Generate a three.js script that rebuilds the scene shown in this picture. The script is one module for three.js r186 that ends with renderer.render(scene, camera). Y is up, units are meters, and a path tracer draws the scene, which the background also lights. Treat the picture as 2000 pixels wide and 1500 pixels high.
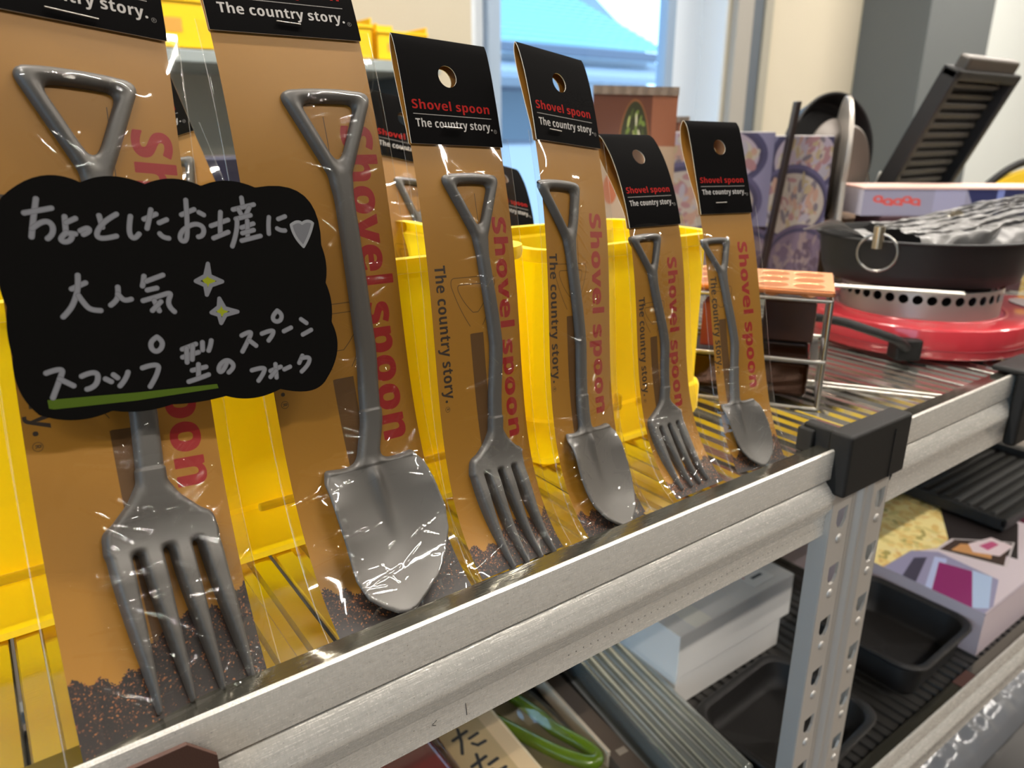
import * as THREE from 'three';
import { mergeGeometries, toCreasedNormals } from 'three/addons/utils/BufferGeometryUtils.js';
import { RoundedBoxGeometry } from 'three/addons/geometries/RoundedBoxGeometry.js';
import { RectAreaLightUniformsLib } from 'three/addons/lights/RectAreaLightUniformsLib.js';
import { ImprovedNoise } from 'three/addons/math/ImprovedNoise.js';

// ---------- camera, sky, lights, exposure ----------
const scene = new THREE.Scene();
const camera = new THREE.PerspectiveCamera(54.7, 4 / 3, 0.01, 200);
camera.position.set(0, 0.168, 0.2);
{
  const yaw = THREE.MathUtils.degToRad(54), pitch = THREE.MathUtils.degToRad(18.85);
  const dir = new THREE.Vector3(Math.cos(yaw) * Math.cos(pitch), -Math.sin(pitch), -Math.sin(yaw) * Math.cos(pitch));
  camera.lookAt(camera.position.clone().add(dir));
}
camera.focus = 0.285;
camera.userData.fStop = 13;
const renderer = new THREE.WebGLRenderer({ antialias: true });
renderer.toneMapping = THREE.LinearToneMapping;
renderer.toneMappingExposure = 1.0;
renderer.shadowMap.enabled = true;
RectAreaLightUniformsLib.init();
scene.background = new THREE.Color(1.65, 2.6, 3.6);
const LAMP_POWER = 152.0, LAMP_COLOR = new THREE.Color(1.0, 0.93, 0.84), CEILING = 1.75;
// ceiling lamps: [x, z, length along x, width along z]
const LAMPS = [[-1.0, 1.5, 0.95, 0.03], [1.2, 1.25, 1.1, 0.035], [2.8, 1.25, 1.1, 0.035], [-0.3, -0.3, 0.95, 0.045], [1.2, -0.3, 0.95, 0.05], [3.2, -0.6, 0.95, 0.06], [4.6, 0.4, 0.95, 0.04]];

// ---------- helpers ----------
let seed = 12345;
const rnd = () => { seed = (seed * 1664525 + 1013904223) >>> 0; return seed / 4294967296; };
const rr = (a, b) => a + (b - a) * rnd();
const perlin = new ImprovedNoise();
const V = (x, y, z) => new THREE.Vector3(x, y, z);
const RAD = Math.PI / 180;
const lerp = (a, b, t) => a + (b - a) * t, clamp = (x, a, b) => Math.min(b, Math.max(a, x)), smooth = (a, b, x) => { const t = clamp((x - a) / (b - a), 0, 1); return t * t * (3 - 2 * t); };
const used = new Map();
function numbered(n) { const k = used.get(n) ?? 0; used.set(n, k + 1); return k ? n + '_' + String(k).padStart(3, '0') : n; }
function thing(name, label, category, pos = [0, 0, 0], group) {
  const o = new THREE.Group(); o.name = numbered(name); o.position.set(...pos); scene.add(o);
  o.userData = { label, category }; if (group) o.userData.group = group;
  return o;
}
function part(name, geo, mat, parent, label) {
  const m = new THREE.Mesh(geo, mat); m.name = name; m.castShadow = m.receiveShadow = true; parent.add(m);
  if (label) m.userData.label = label;
  return m;
}
function single(name, geo, mat, label, category, group) {
  const m = new THREE.Mesh(geo, mat); m.name = numbered(name); m.castShadow = m.receiveShadow = true; scene.add(m);
  m.userData = { label, category }; if (group) m.userData.group = group;
  return m;
}
function struct(name, geo, mat, parent = scene) {
  const m = new THREE.Mesh(geo, mat); m.name = name; m.castShadow = m.receiveShadow = true; parent.add(m);
  if (parent === scene) m.userData.kind = 'structure';
  return m;
}
const col = (r, g, b) => new THREE.Color().setRGB(r / 255, g / 255, b / 255, THREE.SRGBColorSpace);
const std = (c, roughness = 0.6, metalness = 0, more = {}) => new THREE.MeshStandardMaterial({ color: c, roughness, metalness, side: THREE.DoubleSide, ...more });
const phys = (c, roughness, more = {}) => new THREE.MeshPhysicalMaterial({ color: c, roughness, side: THREE.DoubleSide, ...more });
function canvasTex(w, h, draw, srgb = true) {
  const c = document.createElement('canvas'); c.width = w; c.height = h; draw(c.getContext('2d'), w, h);
  const t = new THREE.CanvasTexture(c); if (srgb) t.colorSpace = THREE.SRGBColorSpace; t.wrapS = t.wrapT = THREE.ClampToEdgeWrapping; t.anisotropy = 8;
  return t;
}
function noiseTex(n, f, srgb = false) {   // tiling grey texture from f(u, v)
  const d = new Uint8Array(n * n * 4);
  for (let y = 0; y < n; y++) for (let x = 0; x < n; x++) { const v = clamp(f(x / n, y / n), 0, 1) * 255, i = (y * n + x) * 4; d[i] = d[i + 1] = d[i + 2] = v; d[i + 3] = 255; }
  const t = new THREE.DataTexture(d, n, n); t.magFilter = THREE.LinearFilter; t.minFilter = THREE.LinearFilter; t.wrapS = t.wrapT = THREE.RepeatWrapping; t.needsUpdate = true;
  if (srgb) t.colorSpace = THREE.SRGBColorSpace;
  return t;
}
function rep(t, a, b) { const c = t.clone(); c.repeat.set(a, b); c.needsUpdate = true; return c; }
const box = (x0, x1, y0, y1, z0, z1, r = 0, seg = 2) => {
  const g = r ? new RoundedBoxGeometry(x1 - x0, y1 - y0, z1 - z0, seg, r) : new THREE.BoxGeometry(x1 - x0, y1 - y0, z1 - z0);
  g.translate((x0 + x1) / 2, (y0 + y1) / 2, (z0 + z1) / 2); return g;
};
const rbox = (w, h, d, r = 0.001, seg = 2) => { const g = new RoundedBoxGeometry(w, h, d, seg, r); g.translate(0, h / 2, 0); return g; };
const merge = (list) => mergeGeometries(list.map((g) => { const k = g.index ? g.toNonIndexed() : g; for (const n of Object.keys(k.attributes)) if (!['position', 'normal', 'uv'].includes(n)) k.deleteAttribute(n); return k; }));
const tube = (pts, r, seg = 40, closed = false, rs = 8) => new THREE.TubeGeometry(new THREE.CatmullRomCurve3(pts.map((p) => V(...p)), closed, 'catmullrom', 0.4), seg, r, rs, closed);
function wire(pts, r, seg = 6) {   // straight rods joined by small balls
  const out = [];
  for (let i = 0; i < pts.length; i++) {
    const b = new THREE.SphereGeometry(r, 8, 6); b.translate(...pts[i]); out.push(b);
    if (!i) continue;
    const a = V(...pts[i - 1]), e = V(...pts[i]), d = e.clone().sub(a), g = new THREE.CylinderGeometry(r, r, d.length(), seg, 1, true);
    g.applyQuaternion(new THREE.Quaternion().setFromUnitVectors(V(0, 1, 0), d.clone().normalize())); g.translate(...a.add(e).multiplyScalar(0.5).toArray()); out.push(g);
  }
  return merge(out);
}
// a profile [[z, y], ...] swept along x, uv in metres
function sweepX(prof, x0, x1, crease = 0.5) {
  const n = prof.length, p = [], uv = [], idx = []; let l = 0;
  for (let i = 0; i < n; i++) { if (i) l += Math.hypot(prof[i][0] - prof[i - 1][0], prof[i][1] - prof[i - 1][1]); for (const x of [x0, x1]) { p.push(x, prof[i][1], prof[i][0]); uv.push(x, l); } }
  for (let i = 0; i < n - 1; i++) { const a = i * 2; idx.push(a, a + 1, a + 2, a + 1, a + 3, a + 2); }
  const g = new THREE.BufferGeometry(); g.setAttribute('position', new THREE.Float32BufferAttribute(p, 3)); g.setAttribute('uv', new THREE.Float32BufferAttribute(uv, 2)); g.setIndex(idx);
  return toCreasedNormals(g.toNonIndexed(), crease);
}
function gridGeo(nu, nv, f, uvf, closedU = false) {   // f(u, v) -> [x, y, z]
  const p = [], uv = [], idx = [];
  for (let j = 0; j <= nv; j++) for (let i = 0; i <= nu; i++) { const u = i / nu, v = j / nv; p.push(...f(u, v)); uv.push(...(uvf ? uvf(u, v) : [u, v])); }
  for (let j = 0; j < nv; j++) for (let i = 0; i < nu; i++) { const a = j * (nu + 1) + i, b = a + nu + 1; idx.push(a, a + 1, b + 1, a, b + 1, b); }
  const g = new THREE.BufferGeometry(); g.setAttribute('position', new THREE.Float32BufferAttribute(p, 3)); g.setAttribute('uv', new THREE.Float32BufferAttribute(uv, 2)); g.setIndex(idx); g.computeVertexNormals();
  return g;
}
// a solid cut from a plane by a distance field sdf(x, y) < 0; front / back map (x, y, d) to space
function cutSolid(x0, x1, y0, y1, res, sdf, front, back, uvf) {
  const nx = Math.ceil((x1 - x0) / res), ny = Math.ceil((y1 - y0) / res), D = new Float64Array((nx + 1) * (ny + 1));
  const X = (i) => x0 + i * res, Y = (j) => y0 + j * res, at = (i, j) => j * (nx + 1) + i;
  for (let j = 0; j <= ny; j++) for (let i = 0; i <= nx; i++) D[at(i, j)] = sdf(X(i), Y(j));
  const pts = [], key = new Map(), tri = [], rim = [];
  const corner = (i, j) => { const k = at(i, j); if (!key.has(k)) { key.set(k, pts.length); pts.push([X(i), Y(j), D[k]]); } return key.get(k); };
  const cross = (i, j, a, b) => {
    const k0 = at(i, j), k1 = at(a, b), k = 'e' + Math.min(k0, k1) + '_' + Math.max(k0, k1);
    if (!key.has(k)) { const t = D[k0] / (D[k0] - D[k1]); key.set(k, pts.length); pts.push([lerp(X(i), X(a), t), lerp(Y(j), Y(b), t), 0]); }
    return key.get(k);
  };
  for (let j = 0; j < ny; j++) for (let i = 0; i < nx; i++) {
    const c = [[i, j], [i + 1, j], [i + 1, j + 1], [i, j + 1]], poly = [], mark = [];
    for (let k = 0; k < 4; k++) {
      const a = c[k], b = c[(k + 1) % 4], da = D[at(...a)], db = D[at(...b)];
      if (da < 0) { poly.push(corner(...a)); mark.push(0); }
      if ((da < 0) !== (db < 0)) { poly.push(cross(...a, ...b)); mark.push(1); }
    }
    for (let k = 1; k < poly.length - 1; k++) tri.push(poly[0], poly[k], poly[k + 1]);
    for (let k = 0; k < poly.length; k++) if (mark[k] && mark[(k + 1) % poly.length]) rim.push([poly[k], poly[(k + 1) % poly.length]]);
  }
  const n = pts.length, make = (fn, flip) => {
    const p = [], uv = []; for (const q of pts) { p.push(...fn(...q)); uv.push(...(uvf ? uvf(q[0], q[1]) : [q[0], q[1]])); }
    const g = new THREE.BufferGeometry(); g.setAttribute('position', new THREE.Float32BufferAttribute(p, 3)); g.setAttribute('uv', new THREE.Float32BufferAttribute(uv, 2));
    const id = []; for (let k = 0; k < tri.length; k += 3) flip ? id.push(tri[k], tri[k + 2], tri[k + 1]) : id.push(tri[k], tri[k + 1], tri[k + 2]);
    g.setIndex(id); g.computeVertexNormals(); return g;
  };
  const f = make(front, false), b = make(back, true), fp = f.attributes.position, bp = b.attributes.position, p = [], uv = [];
  const P = (a, k) => [a.getX(k), a.getY(k), a.getZ(k)];
  for (const [a, c] of rim) { p.push(...P(fp, a), ...P(bp, a), ...P(bp, c), ...P(fp, a), ...P(bp, c), ...P(fp, c)); for (const k of [a, a, c, a, c, c]) uv.push(...(uvf ? uvf(pts[k][0], pts[k][1]) : [0, 0])); }
  const side = new THREE.BufferGeometry(); side.setAttribute('position', new THREE.Float32BufferAttribute(p, 3)); side.setAttribute('uv', new THREE.Float32BufferAttribute(uv, 2)); side.computeVertexNormals();
  return { front: f, back: b, side };
}
const seg = (px, py, ax, ay, bx, by) => { const dx = bx - ax, dy = by - ay, t = clamp(((px - ax) * dx + (py - ay) * dy) / (dx * dx + dy * dy), 0, 1); return [Math.hypot(px - ax - dx * t, py - ay - dy * t), t]; };
const smin = (a, b, k) => { const h = Math.max(k - Math.abs(a - b), 0) / k; return Math.min(a, b) - h * h * k * 0.25; };
function polySdf(x, y, v) {   // signed distance to a polygon
  let d = 1e9, s = 1;
  for (let i = 0, j = v.length - 1; i < v.length; j = i++) {
    const e = seg(x, y, v[j][0], v[j][1], v[i][0], v[i][1])[0]; d = Math.min(d, e);
    if ((v[i][1] > y) !== (v[j][1] > y) && x < ((v[j][0] - v[i][0]) * (y - v[i][1])) / (v[j][1] - v[i][1]) + v[i][0]) s = -s;
  }
  return s * d;
}
const nums = (s) => s.trim().split(/\s+/).map(Number);
const pairs = (s) => { const n = nums(s), o = []; for (let i = 0; i < n.length; i += 2) o.push([n[i], n[i + 1]]); return o; };

// ---------- shared materials ----------
const streak = noiseTex(512, (u, v) => 0.5 + 0.28 * perlin.noise(u * 8, v * 180, 3) + 0.22 * perlin.noise(u * 40, v * 200, 7) + 0.2 * perlin.noise(u * 220, v * 60, 1));
const spangle = noiseTex(1024, (u, v) => 0.9 + 0.035 * perlin.noise(u * 60, v * 60, 2) + 0.06 * perlin.noise(u * 10, v * 300, 5) + 0.05 * perlin.noise(u * 300, v * 30, 8) - 0.3 * smooth(0.5, 0.7, perlin.noise(u * 150, v * 150, 9)));
const fleck = noiseTex(256, (u, v) => 0.5 + 0.5 * perlin.noise(u * 60, v * 60, 4));
const M = {
  zinc: std(col(238, 234, 225), 0.45, 0.3, { map: Object.assign(rep(spangle, 9, 9), { colorSpace: THREE.SRGBColorSpace }), roughnessMap: rep(streak, 6, 12), bumpMap: rep(streak, 6, 10), bumpScale: 0.00006 }),
  post: std(col(204, 200, 194), 0.36, 0.6, { bumpMap: rep(streak, 4, 30), bumpScale: 0.00005 }),
  ledge: std(col(116, 114, 104), 0.28, 0.9, { roughnessMap: rep(streak, 6, 14), bumpMap: rep(streak, 5, 8), bumpScale: 0.00006 }),
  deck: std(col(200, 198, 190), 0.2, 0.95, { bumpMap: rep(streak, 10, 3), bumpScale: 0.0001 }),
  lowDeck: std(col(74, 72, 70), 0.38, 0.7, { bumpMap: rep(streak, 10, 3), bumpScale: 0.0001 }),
  steelWire: std(col(172, 168, 160), 0.3, 1),
  blackPlastic: phys(col(12, 11, 10), 0.45, { specularIntensity: 0.7, bumpMap: rep(fleck, 30, 30), bumpScale: 0.0001 }),
  cutlery: phys(col(90, 87, 84), 0.5, { metalness: 0.3, clearcoat: 0.12, clearcoatRoughness: 0.25 }),
  film: phys(new THREE.Color(0.98, 0.98, 0.97), 0.035, { transmission: 1, thickness: 0, ior: 1.5, specularIntensity: 1 }),
  yellow: phys(new THREE.Color(1.0, 0.79, 0.002), 0.95, { transmission: 0.45, thickness: 0, specularIntensity: 0.5 }),
  yellowSolid: std(new THREE.Color(0.9, 0.55, 0.006), 0.42),
  gold: std(col(160, 110, 36), 0.5, 0.15),
  headerBlack: phys(col(7, 6, 6), 0.8, { specularIntensity: 0.06 }),
  paperEdge: std(col(205, 195, 178), 0.8),
  panBlack: std(col(17, 16, 16), 0.5, 0, { bumpMap: rep(fleck, 20, 20), bumpScale: 0.0001 }),
  white: std(col(225, 222, 218), 0.6),
  wall: std(col(188, 179, 158), 0.9, 0, { bumpMap: rep(fleck, 12, 12), bumpScale: 0.0006 }),
};
// ---------- the room ----------
const floorY = -0.86;
struct('floor', box(-2.4, 6.2, floorY - 0.1, floorY, -1.9, 3.4), std(col(92, 84, 76), 0.6));
struct('ceiling', box(-2.4, 6.2, CEILING, CEILING + 0.1, -1.9, 3.4), std(col(150, 146, 140), 0.9));
struct('wall_left', merge([box(-2.5, -2.4, floorY, -0.5, -1.9, 3.4), box(-2.5, -2.4, 1.4, CEILING, -1.9, 3.4), box(-2.5, -2.4, -0.5, 1.4, -1.9, -0.9), box(-2.5, -2.4, -0.5, 1.4, 1.5, 3.4)]), M.wall);
{ // shop window in the left wall: its daylight tints every side that faces left
  const w = struct('window_2', merge([box(-2.47, -2.43, -0.5, -0.45, -0.9, 1.5), box(-2.47, -2.43, 1.35, 1.4, -0.9, 1.5), box(-2.47, -2.43, -0.45, 1.35, -0.9, -0.85), box(-2.47, -2.43, -0.45, 1.35, 1.45, 1.5)]), std(col(150, 156, 160), 0.5));
  struct('mullion', box(-2.47, -2.43, -0.45, 1.35, 0.27, 0.33), std(col(150, 156, 160), 0.5), w);
}
struct('wall_right', box(6.2, 6.3, floorY, CEILING, -1.9, 3.4), M.wall);
struct('wall_front', box(-2.4, 6.2, floorY, CEILING, 3.4, 3.5), std(col(68, 60, 52), 0.9));
const WX = [1.176, 2.203], WY = [-0.25, 1.45];   // window opening in the back wall
struct('wall_back', merge([box(-2.4, WX[0], floorY, CEILING, -1.8, -1.6), box(WX[0], WX[1], floorY, WY[0], -1.8, -1.6), box(WX[0], WX[1], WY[1], CEILING, -1.8, -1.6), box(WX[1], 6.2, floorY, CEILING, -1.8, -1.6)]), M.wall);
{
  const blueWhite = std(col(205, 212, 218), 0.5), w = struct('window_1', merge([box(WX[0], WX[0] + 0.012, WY[0], WY[1], -1.72, -1.6), box(WX[1] - 0.012, WX[1], WY[0], WY[1], -1.72, -1.6)]), blueWhite);
  struct('window_sill', box(WX[0], WX[1], WY[0], WY[0] + 0.03, -1.78, -1.55), blueWhite, w);
  struct('window_frame', merge([box(WX[0] + 0.012, WX[0] + 0.03, WY[0] + 0.03, WY[1], -1.74, -1.7), box(2.02, 2.06, WY[0] + 0.03, WY[1], -1.74, -1.7)]), std(col(130, 150, 172), 0.5), w);
  struct('mullion', box(1.282, 1.33, WY[0] + 0.03, WY[1], -1.76, -1.68, 0.006), std(col(150, 168, 188), 0.45), w);
  struct('mullion', box(1.252, 1.282, WY[0] + 0.03, WY[1], -1.75, -1.7, 0.004), blueWhite, w);
  struct('side_panel', box(2.06, WX[1] - 0.012, WY[0] + 0.03, WY[1], -1.72, -1.7), std(col(196, 206, 216), 0.6), w);
  const pane = phys(new THREE.Color(0.95, 0.98, 1), 0.02, { transmission: 1, thickness: 0 });
  struct('window_pane', box(1.33, 2.02, WY[0] + 0.03, WY[1], -1.725, -1.721), pane, w);
  struct('window_pane', box(WX[0] + 0.03, 1.252, WY[0] + 0.03, WY[1], -1.725, -1.721), pane, w);
}
// trim beside the window, the dark pillar and the paler wall to its right
struct('trim_1', box(2.215, 2.3, floorY, CEILING, -1.6, -1.57, 0.004), std(col(150, 146, 138), 0.6));
struct('trim_2', box(2.3, 2.37, floorY, CEILING, -1.6, -1.585), std(col(82, 90, 98), 0.6));
struct('trim_3', box(2.37, 2.415, floorY, CEILING, -1.6, -1.575, 0.004), std(col(150, 146, 132), 0.6));
struct('column_1', box(3.0, 3.5, floorY, CEILING, -1.6, -1.33, 0.004), std(col(92, 96, 96), 0.75));
struct('wall_recess', box(3.5, 6.2, floorY, CEILING, -1.6, -1.5), std(col(214, 218, 214), 0.9));
// ceiling lamps
LAMPS.forEach(([x, z, w, d]) => {
  const o = thing('ceiling_lamp', 'long white ceiling lamp above the shop floor', 'lamp', [x, CEILING, z], 'ceiling lamps over the shop');
  part('housing', box(-w / 2 - 0.02, w / 2 + 0.02, -0.03, -0.001, -d / 2 - 0.02, d / 2 + 0.02, 0.004), M.white, o);
  part('diffuser', box(-w / 2, w / 2, -0.034, -0.03, -d / 2, d / 2), new THREE.MeshStandardMaterial({ color: 0xffffff, emissive: LAMP_COLOR, emissiveIntensity: LAMP_POWER * 0.9 }), o);
  const l = new THREE.RectAreaLight(LAMP_COLOR, LAMP_POWER, w, d); l.name = 'ceiling_lamp_light'; l.position.set(x, CEILING - 0.036, z); l.lookAt(x, -10, z); scene.add(l);
});
// ---------- outside: street, two houses with tiled roofs ----------
struct('ground', box(-30, 50, -3.4, -3.3, -40, -1.9), std(col(150, 150, 150), 0.9));
{
  const o = thing('tiled_house', 'pale house with a long tiled roof seen through the window', 'building', [0, 0, 0]), tile = std(col(140, 186, 202), 0.5), wallM = std(col(196, 198, 206), 0.8), dark = std(col(110, 112, 124), 0.8);
  for (let r = 0; r < 14; r++) part('tile_course', (() => { const g = new THREE.BoxGeometry(9, 0.03, 0.2, 90, 1, 1), p = g.attributes.position; for (let i = 0; i < p.count; i++) p.setY(i, p.getY(i) + 0.018 * Math.abs(Math.sin(p.getX(i) * 16))); g.computeVertexNormals(); g.rotateX(0.32); g.translate(4.2, 1.25 + r * 0.078, -8 - r * 0.17); return g; })(), tile, o);
  part('eave', box(-0.3, 8.7, 1.1, 1.2, -8, -7.9), dark, o);
  part('wall', box(-0.2, 8.5, -3.3, 1.1, -10.5, -8.15), wallM, o);
  part('lower_roof', (() => { const g = new THREE.BoxGeometry(9.2, 0.07, 0.8); g.rotateX(0.3); g.translate(4.4, 0.92, -7.9); return g; })(), std(col(168, 172, 184), 0.6), o);
  part('window', box(5.2, 6.4, 0.0, 0.7, -8.15, -8.12), dark, o); part('pane', box(5.25, 6.35, 0.05, 0.65, -8.12, -8.11), std(col(90, 100, 112), 0.15), o);
}
{
  const o = thing('white_house', 'bright white house beyond the tiled roof', 'building', [11.2, -3.3, -12.9]), w = std(col(235, 238, 240), 0.8);
  part('wall', box(-2.2, 2.2, 0, 4.6, -2, 0), w, o);
  part('roof', (() => { const s = new THREE.Shape([new THREE.Vector2(-2.6, 4.6), new THREE.Vector2(2.6, 4.6), new THREE.Vector2(0, 6.2)]); const g = new THREE.ExtrudeGeometry(s, { depth: 2.6, bevelEnabled: false }); g.translate(0, 0, -2.3); return g; })(), std(col(150, 160, 172), 0.7), o);
  part('window', box(-1.4, -0.6, 2.9, 3.8, 0, 0.03), std(col(110, 122, 135), 0.3), o);
  part('balcony', box(-2.2, 1.2, 3.0, 3.1, 0, 0.7), std(col(190, 196, 204), 0.7), o);
}
// ---------- the steel rack ----------
const beamProf = (z) => [[-0.0105, -0.012], [-0.0105, 0], [-0.0016, 0], [-0.0012, 0.0009], [-0.0002, 0.0012], [0.0006, 0.0004], [0.0008, -0.001], [0.0006, -0.0166], [-0.0022, -0.0178], [-0.0024, -0.0188], [0.002, -0.0232], [0.0038, -0.0262], [0.0042, -0.0285], [0.0042, -0.031], [0.0034, -0.0345], [0.0012, -0.0388], [0.0006, -0.0398], [0.0006, -0.0525], [-0.0006, -0.0532], [-0.009, -0.0532]].map(([a, b]) => [a + z, b]);
function beam(label, x0, x1, y, marks) {
  const o = thing('shelf_beam', label, 'beam', [x0, y, 0]), pr = beamProf(0);
  part('beam_face', sweepX(pr.slice(2), 0, x1 - x0), M.zinc, o);
  part('beam_ledge', sweepX(pr.slice(0, 3), 0, x1 - x0), M.ledge, o, 'polished top ledge');
  if (marks) { // punched dots and inked batch marks on the lower flange
    part('ink_dots', merge(Array.from({ length: 46 }, (_, i) => { const d = new THREE.CylinderGeometry(0.00032, 0.00032, 0.00012, 8); d.rotateX(Math.PI / 2); d.translate(0.475 + i * 0.0042, -0.0452 + 0.0006 * perlin.noise(i * 1.7, 2, 5), 0.00066); return d; })), std(col(96, 92, 88), 0.8), o).userData.kind = 'stuff';
    part('ink_mark', merge([tube([[0.4225, -0.0428, 0.0007], [0.423, -0.0488, 0.0007]], 0.00016, 4, false, 5), tube([[0.4095, -0.044, 0.0007], [0.4075, -0.0452, 0.0007], [0.409, -0.0462, 0.0007]], 0.00013, 8, false, 5)]), std(col(70, 66, 62), 0.8), o);
  }
  return o;
}
beam('galvanised front beam under the row of packets', -0.3, 0.366, 0, true);
beam('galvanised front beam right of the black post cap', 0.4285, 1.4, 0);
beam('lower galvanised front beam at the bottom right corner', 0.4285, 1.4, -0.306);
beam('lower galvanised front beam left of the slotted post', -0.3, 0.371, -0.306);
// ribbed steel decks, slat by slat
const slatProf = (() => { const p = [[0.0004, -0.006], [0.0004, -0.0012], [0.0012, -0.0002], [0.0022, 0]]; for (const c of [0.0115, 0.0235, 0.0355]) p.push([c - 0.0032, 0], [c - 0.002, -0.0022], [c + 0.002, -0.0022], [c + 0.0032, 0]); return [...p, [0.0452, 0], [0.0462, -0.0004], [0.0468, -0.0014], [0.0468, -0.006]]; })();
const slatGeo = (len) => { const g = sweepX(slatProf, 0, len, 0.4); g.rotateY(Math.PI / 2); return g; };   // swept along x, then turned to run back into the shelf
function deck(label, x0, n, y, len, mat = M.deck) {
  const o = thing('shelf_deck', label, 'shelf', [x0, y, -0.0112]), g = slatGeo(len);
  for (let i = 0; i < n; i++) { const m = part('slat', g, mat, o); m.position.x = i * 0.0475; }
  return o;
}
deck('ribbed steel shelf deck under the packets and yellow bins', -0.3 + 0.0005, 14, -0.006, 0.44);
deck('ribbed steel shelf deck under the red hot plate', 0.372, 22, -0.006, 0.44);
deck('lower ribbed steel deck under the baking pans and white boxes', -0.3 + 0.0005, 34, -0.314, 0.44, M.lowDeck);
struct('wall_rack_back', box(-0.3, 1.5, -0.312, -0.3, -0.47, -0.455), M.zinc);
{ // slotted post with its cap
  const o = thing('slotted_post', 'galvanised slotted rack post below the black cap', 'post', [0.366, floorY, 0]), h = -floorY - 0.001, W = 0.0625, hs = [];
  for (let i = 0; i < 16; i++) { const y = h - 0.043 - i * 0.0375; hs.push([0.0115, y], [0.0525, y]); }
  const wave = (x) => 0.004 + 0.0046 * Math.exp(-(((x - 0.0345) / 0.0034) ** 2)) + 0.0022 * Math.exp(-(((x - 0.029) / 0.0014) ** 2)) - 0.0022 * Math.exp(-(((x - 0.0255) / 0.0016) ** 2)) - 0.0018 * Math.exp(-(((x - 0.0215) / 0.001) ** 2)) - 0.0012 * smooth(0.058, 0.0625, x);
  const slot = (x, y, c) => { const u = x - c[0], t = y - c[1]; return Math.min(polySdf(u, t, [[-0.005, 0.0066], [0.0054, 0.0076], [0.005, -0.0015], [0.0022, -0.0064], [-0.002, -0.0064], [-0.005, -0.0015]]) , 1); };
  const vis = cutSolid(0, W, h - 0.62, h, 0.0007, (x, y) => { let d = Math.max(-x + 0.0004, x - W + 0.0004); for (const c of hs) if (Math.abs(y - c[1]) < 0.016) d = Math.max(d, -slot(x, y, c)); return d; }, (x, y) => [x, y, wave(x)], (x, y) => [x, y, wave(x) - 0.0016], (x, y) => [y, x]);
  part('post_face', merge([vis.front, vis.back, vis.side, box(0, W, 0, h - 0.619, 0.0024, 0.004)]), M.post, o);
  part('post_side', merge([box(0, 0.0014, 0, h, -0.0075, 0.0036, 0.0004), box(W - 0.0014, W, 0, h, -0.0075, 0.0032, 0.0004)]), M.post, o);
  for (const c of hs.slice(0, 14)) { const g = new THREE.SphereGeometry(0.003, 16, 8, 0, 7, 0, 1.6); g.rotateX(Math.PI / 2); g.scale(1, 1, 0.6); g.translate(c[0], c[1] - 0.0128, wave(c[0]) - 0.0002); part('dimple', g, M.post, o); }
  const c = thing('post_cap', 'black plastic cap on top of the slotted post', 'cap', [0.366, -0.026, 0]);
  part('cap_front', box(-0.0008, 0.0642, 0, 0.0375, -0.0045, 0.0096, 0.0022, 4), M.blackPlastic, c);
  part('cap_side', box(0, 0.009, 0.004, 0.0372, -0.021, -0.001, 0.0018, 3), M.blackPlastic, c);
  part('cap_rear', box(-0.003, 0.006, 0.02, 0.0345, -0.0225, -0.0125, 0.0014, 3), M.blackPlastic, c);
  part('cap_rib', box(0.0455, 0.0462, 0.001, 0.0315, 0.009, 0.0099), M.blackPlastic, c);
}
{
  const c = thing('beam_clip', 'dark plastic cover clipped over the right end of the beam', 'clip', [0.59, -0.052, 0]);
  part('front_plate', box(0, 0.05, 0, 0.056, 0.003, 0.012, 0.003, 3), M.blackPlastic, c);
  part('top_plate', box(0, 0.05, 0.0535, 0.058, -0.014, 0.009, 0.002, 3), M.blackPlastic, c);
}
{ // price tag on the beam
  const s = new THREE.Shape(pairs('-16 0 3.7 0 11.2 -8.2 11.2 -30 -16 -30').map(([a, b]) => new THREE.Vector2(a * 0.001, b * 0.001)));
  const g = new THREE.ExtrudeGeometry(s, { depth: 0.0012, bevelEnabled: true, bevelSize: 0.0002, bevelThickness: 0.0002, bevelSegments: 2 });
  const m = single('shelf_tag', g, std(col(66, 40, 29), 0.65, 0, { bumpMap: rep(fleck, 60, 60), bumpScale: 0.0001 }), 'dark brown blank tag stuck on the beam at bottom left', 'tag'); m.position.set(0.02, -0.0018, 0.0046);
  const t = single('beam_sticker', rbox(0.027, 0.0004, 0.0095, 0.0002), std(col(70, 38, 30), 0.6), 'small brown sticker on the ledge of the lower beam', 'sticker'); t.position.set(0.66, -0.3058, -0.0058);
}
// ---------- packets of cutlery ----------
// side profile of a bent card: lean angle (degrees) as a polynomial of s / 0.2; returns map(w, s, h) -> [x, y, z]
function sheet(th) {
  const n = 340, s0 = -0.03, ds = 0.34 / n, Y = [0], Z = [0], A = [];
  for (let i = 0; i <= n; i++) { const q = (s0 + i * ds) / 0.2; A.push((th[0] + q * (th[1] + q * (th[2] + q * th[3]))) * RAD); if (i) { Y.push(Y[i - 1] + Math.cos((A[i] + A[i - 1]) / 2) * ds); Z.push(Z[i - 1] - Math.sin((A[i] + A[i - 1]) / 2) * ds); } }
  const get = (a, s) => { const x = clamp((s - s0) / ds, 0, n - 0.001), i = Math.floor(x); return lerp(a[i], a[i + 1], x - i); };
  const oy = get(Y, 0), oz = get(Z, 0);
  return (w, s, h) => { const a = get(A, s); return [w, get(Y, s) - oy + h * Math.sin(a), get(Z, s) - oz + h * Math.cos(a)]; };
}
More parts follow.
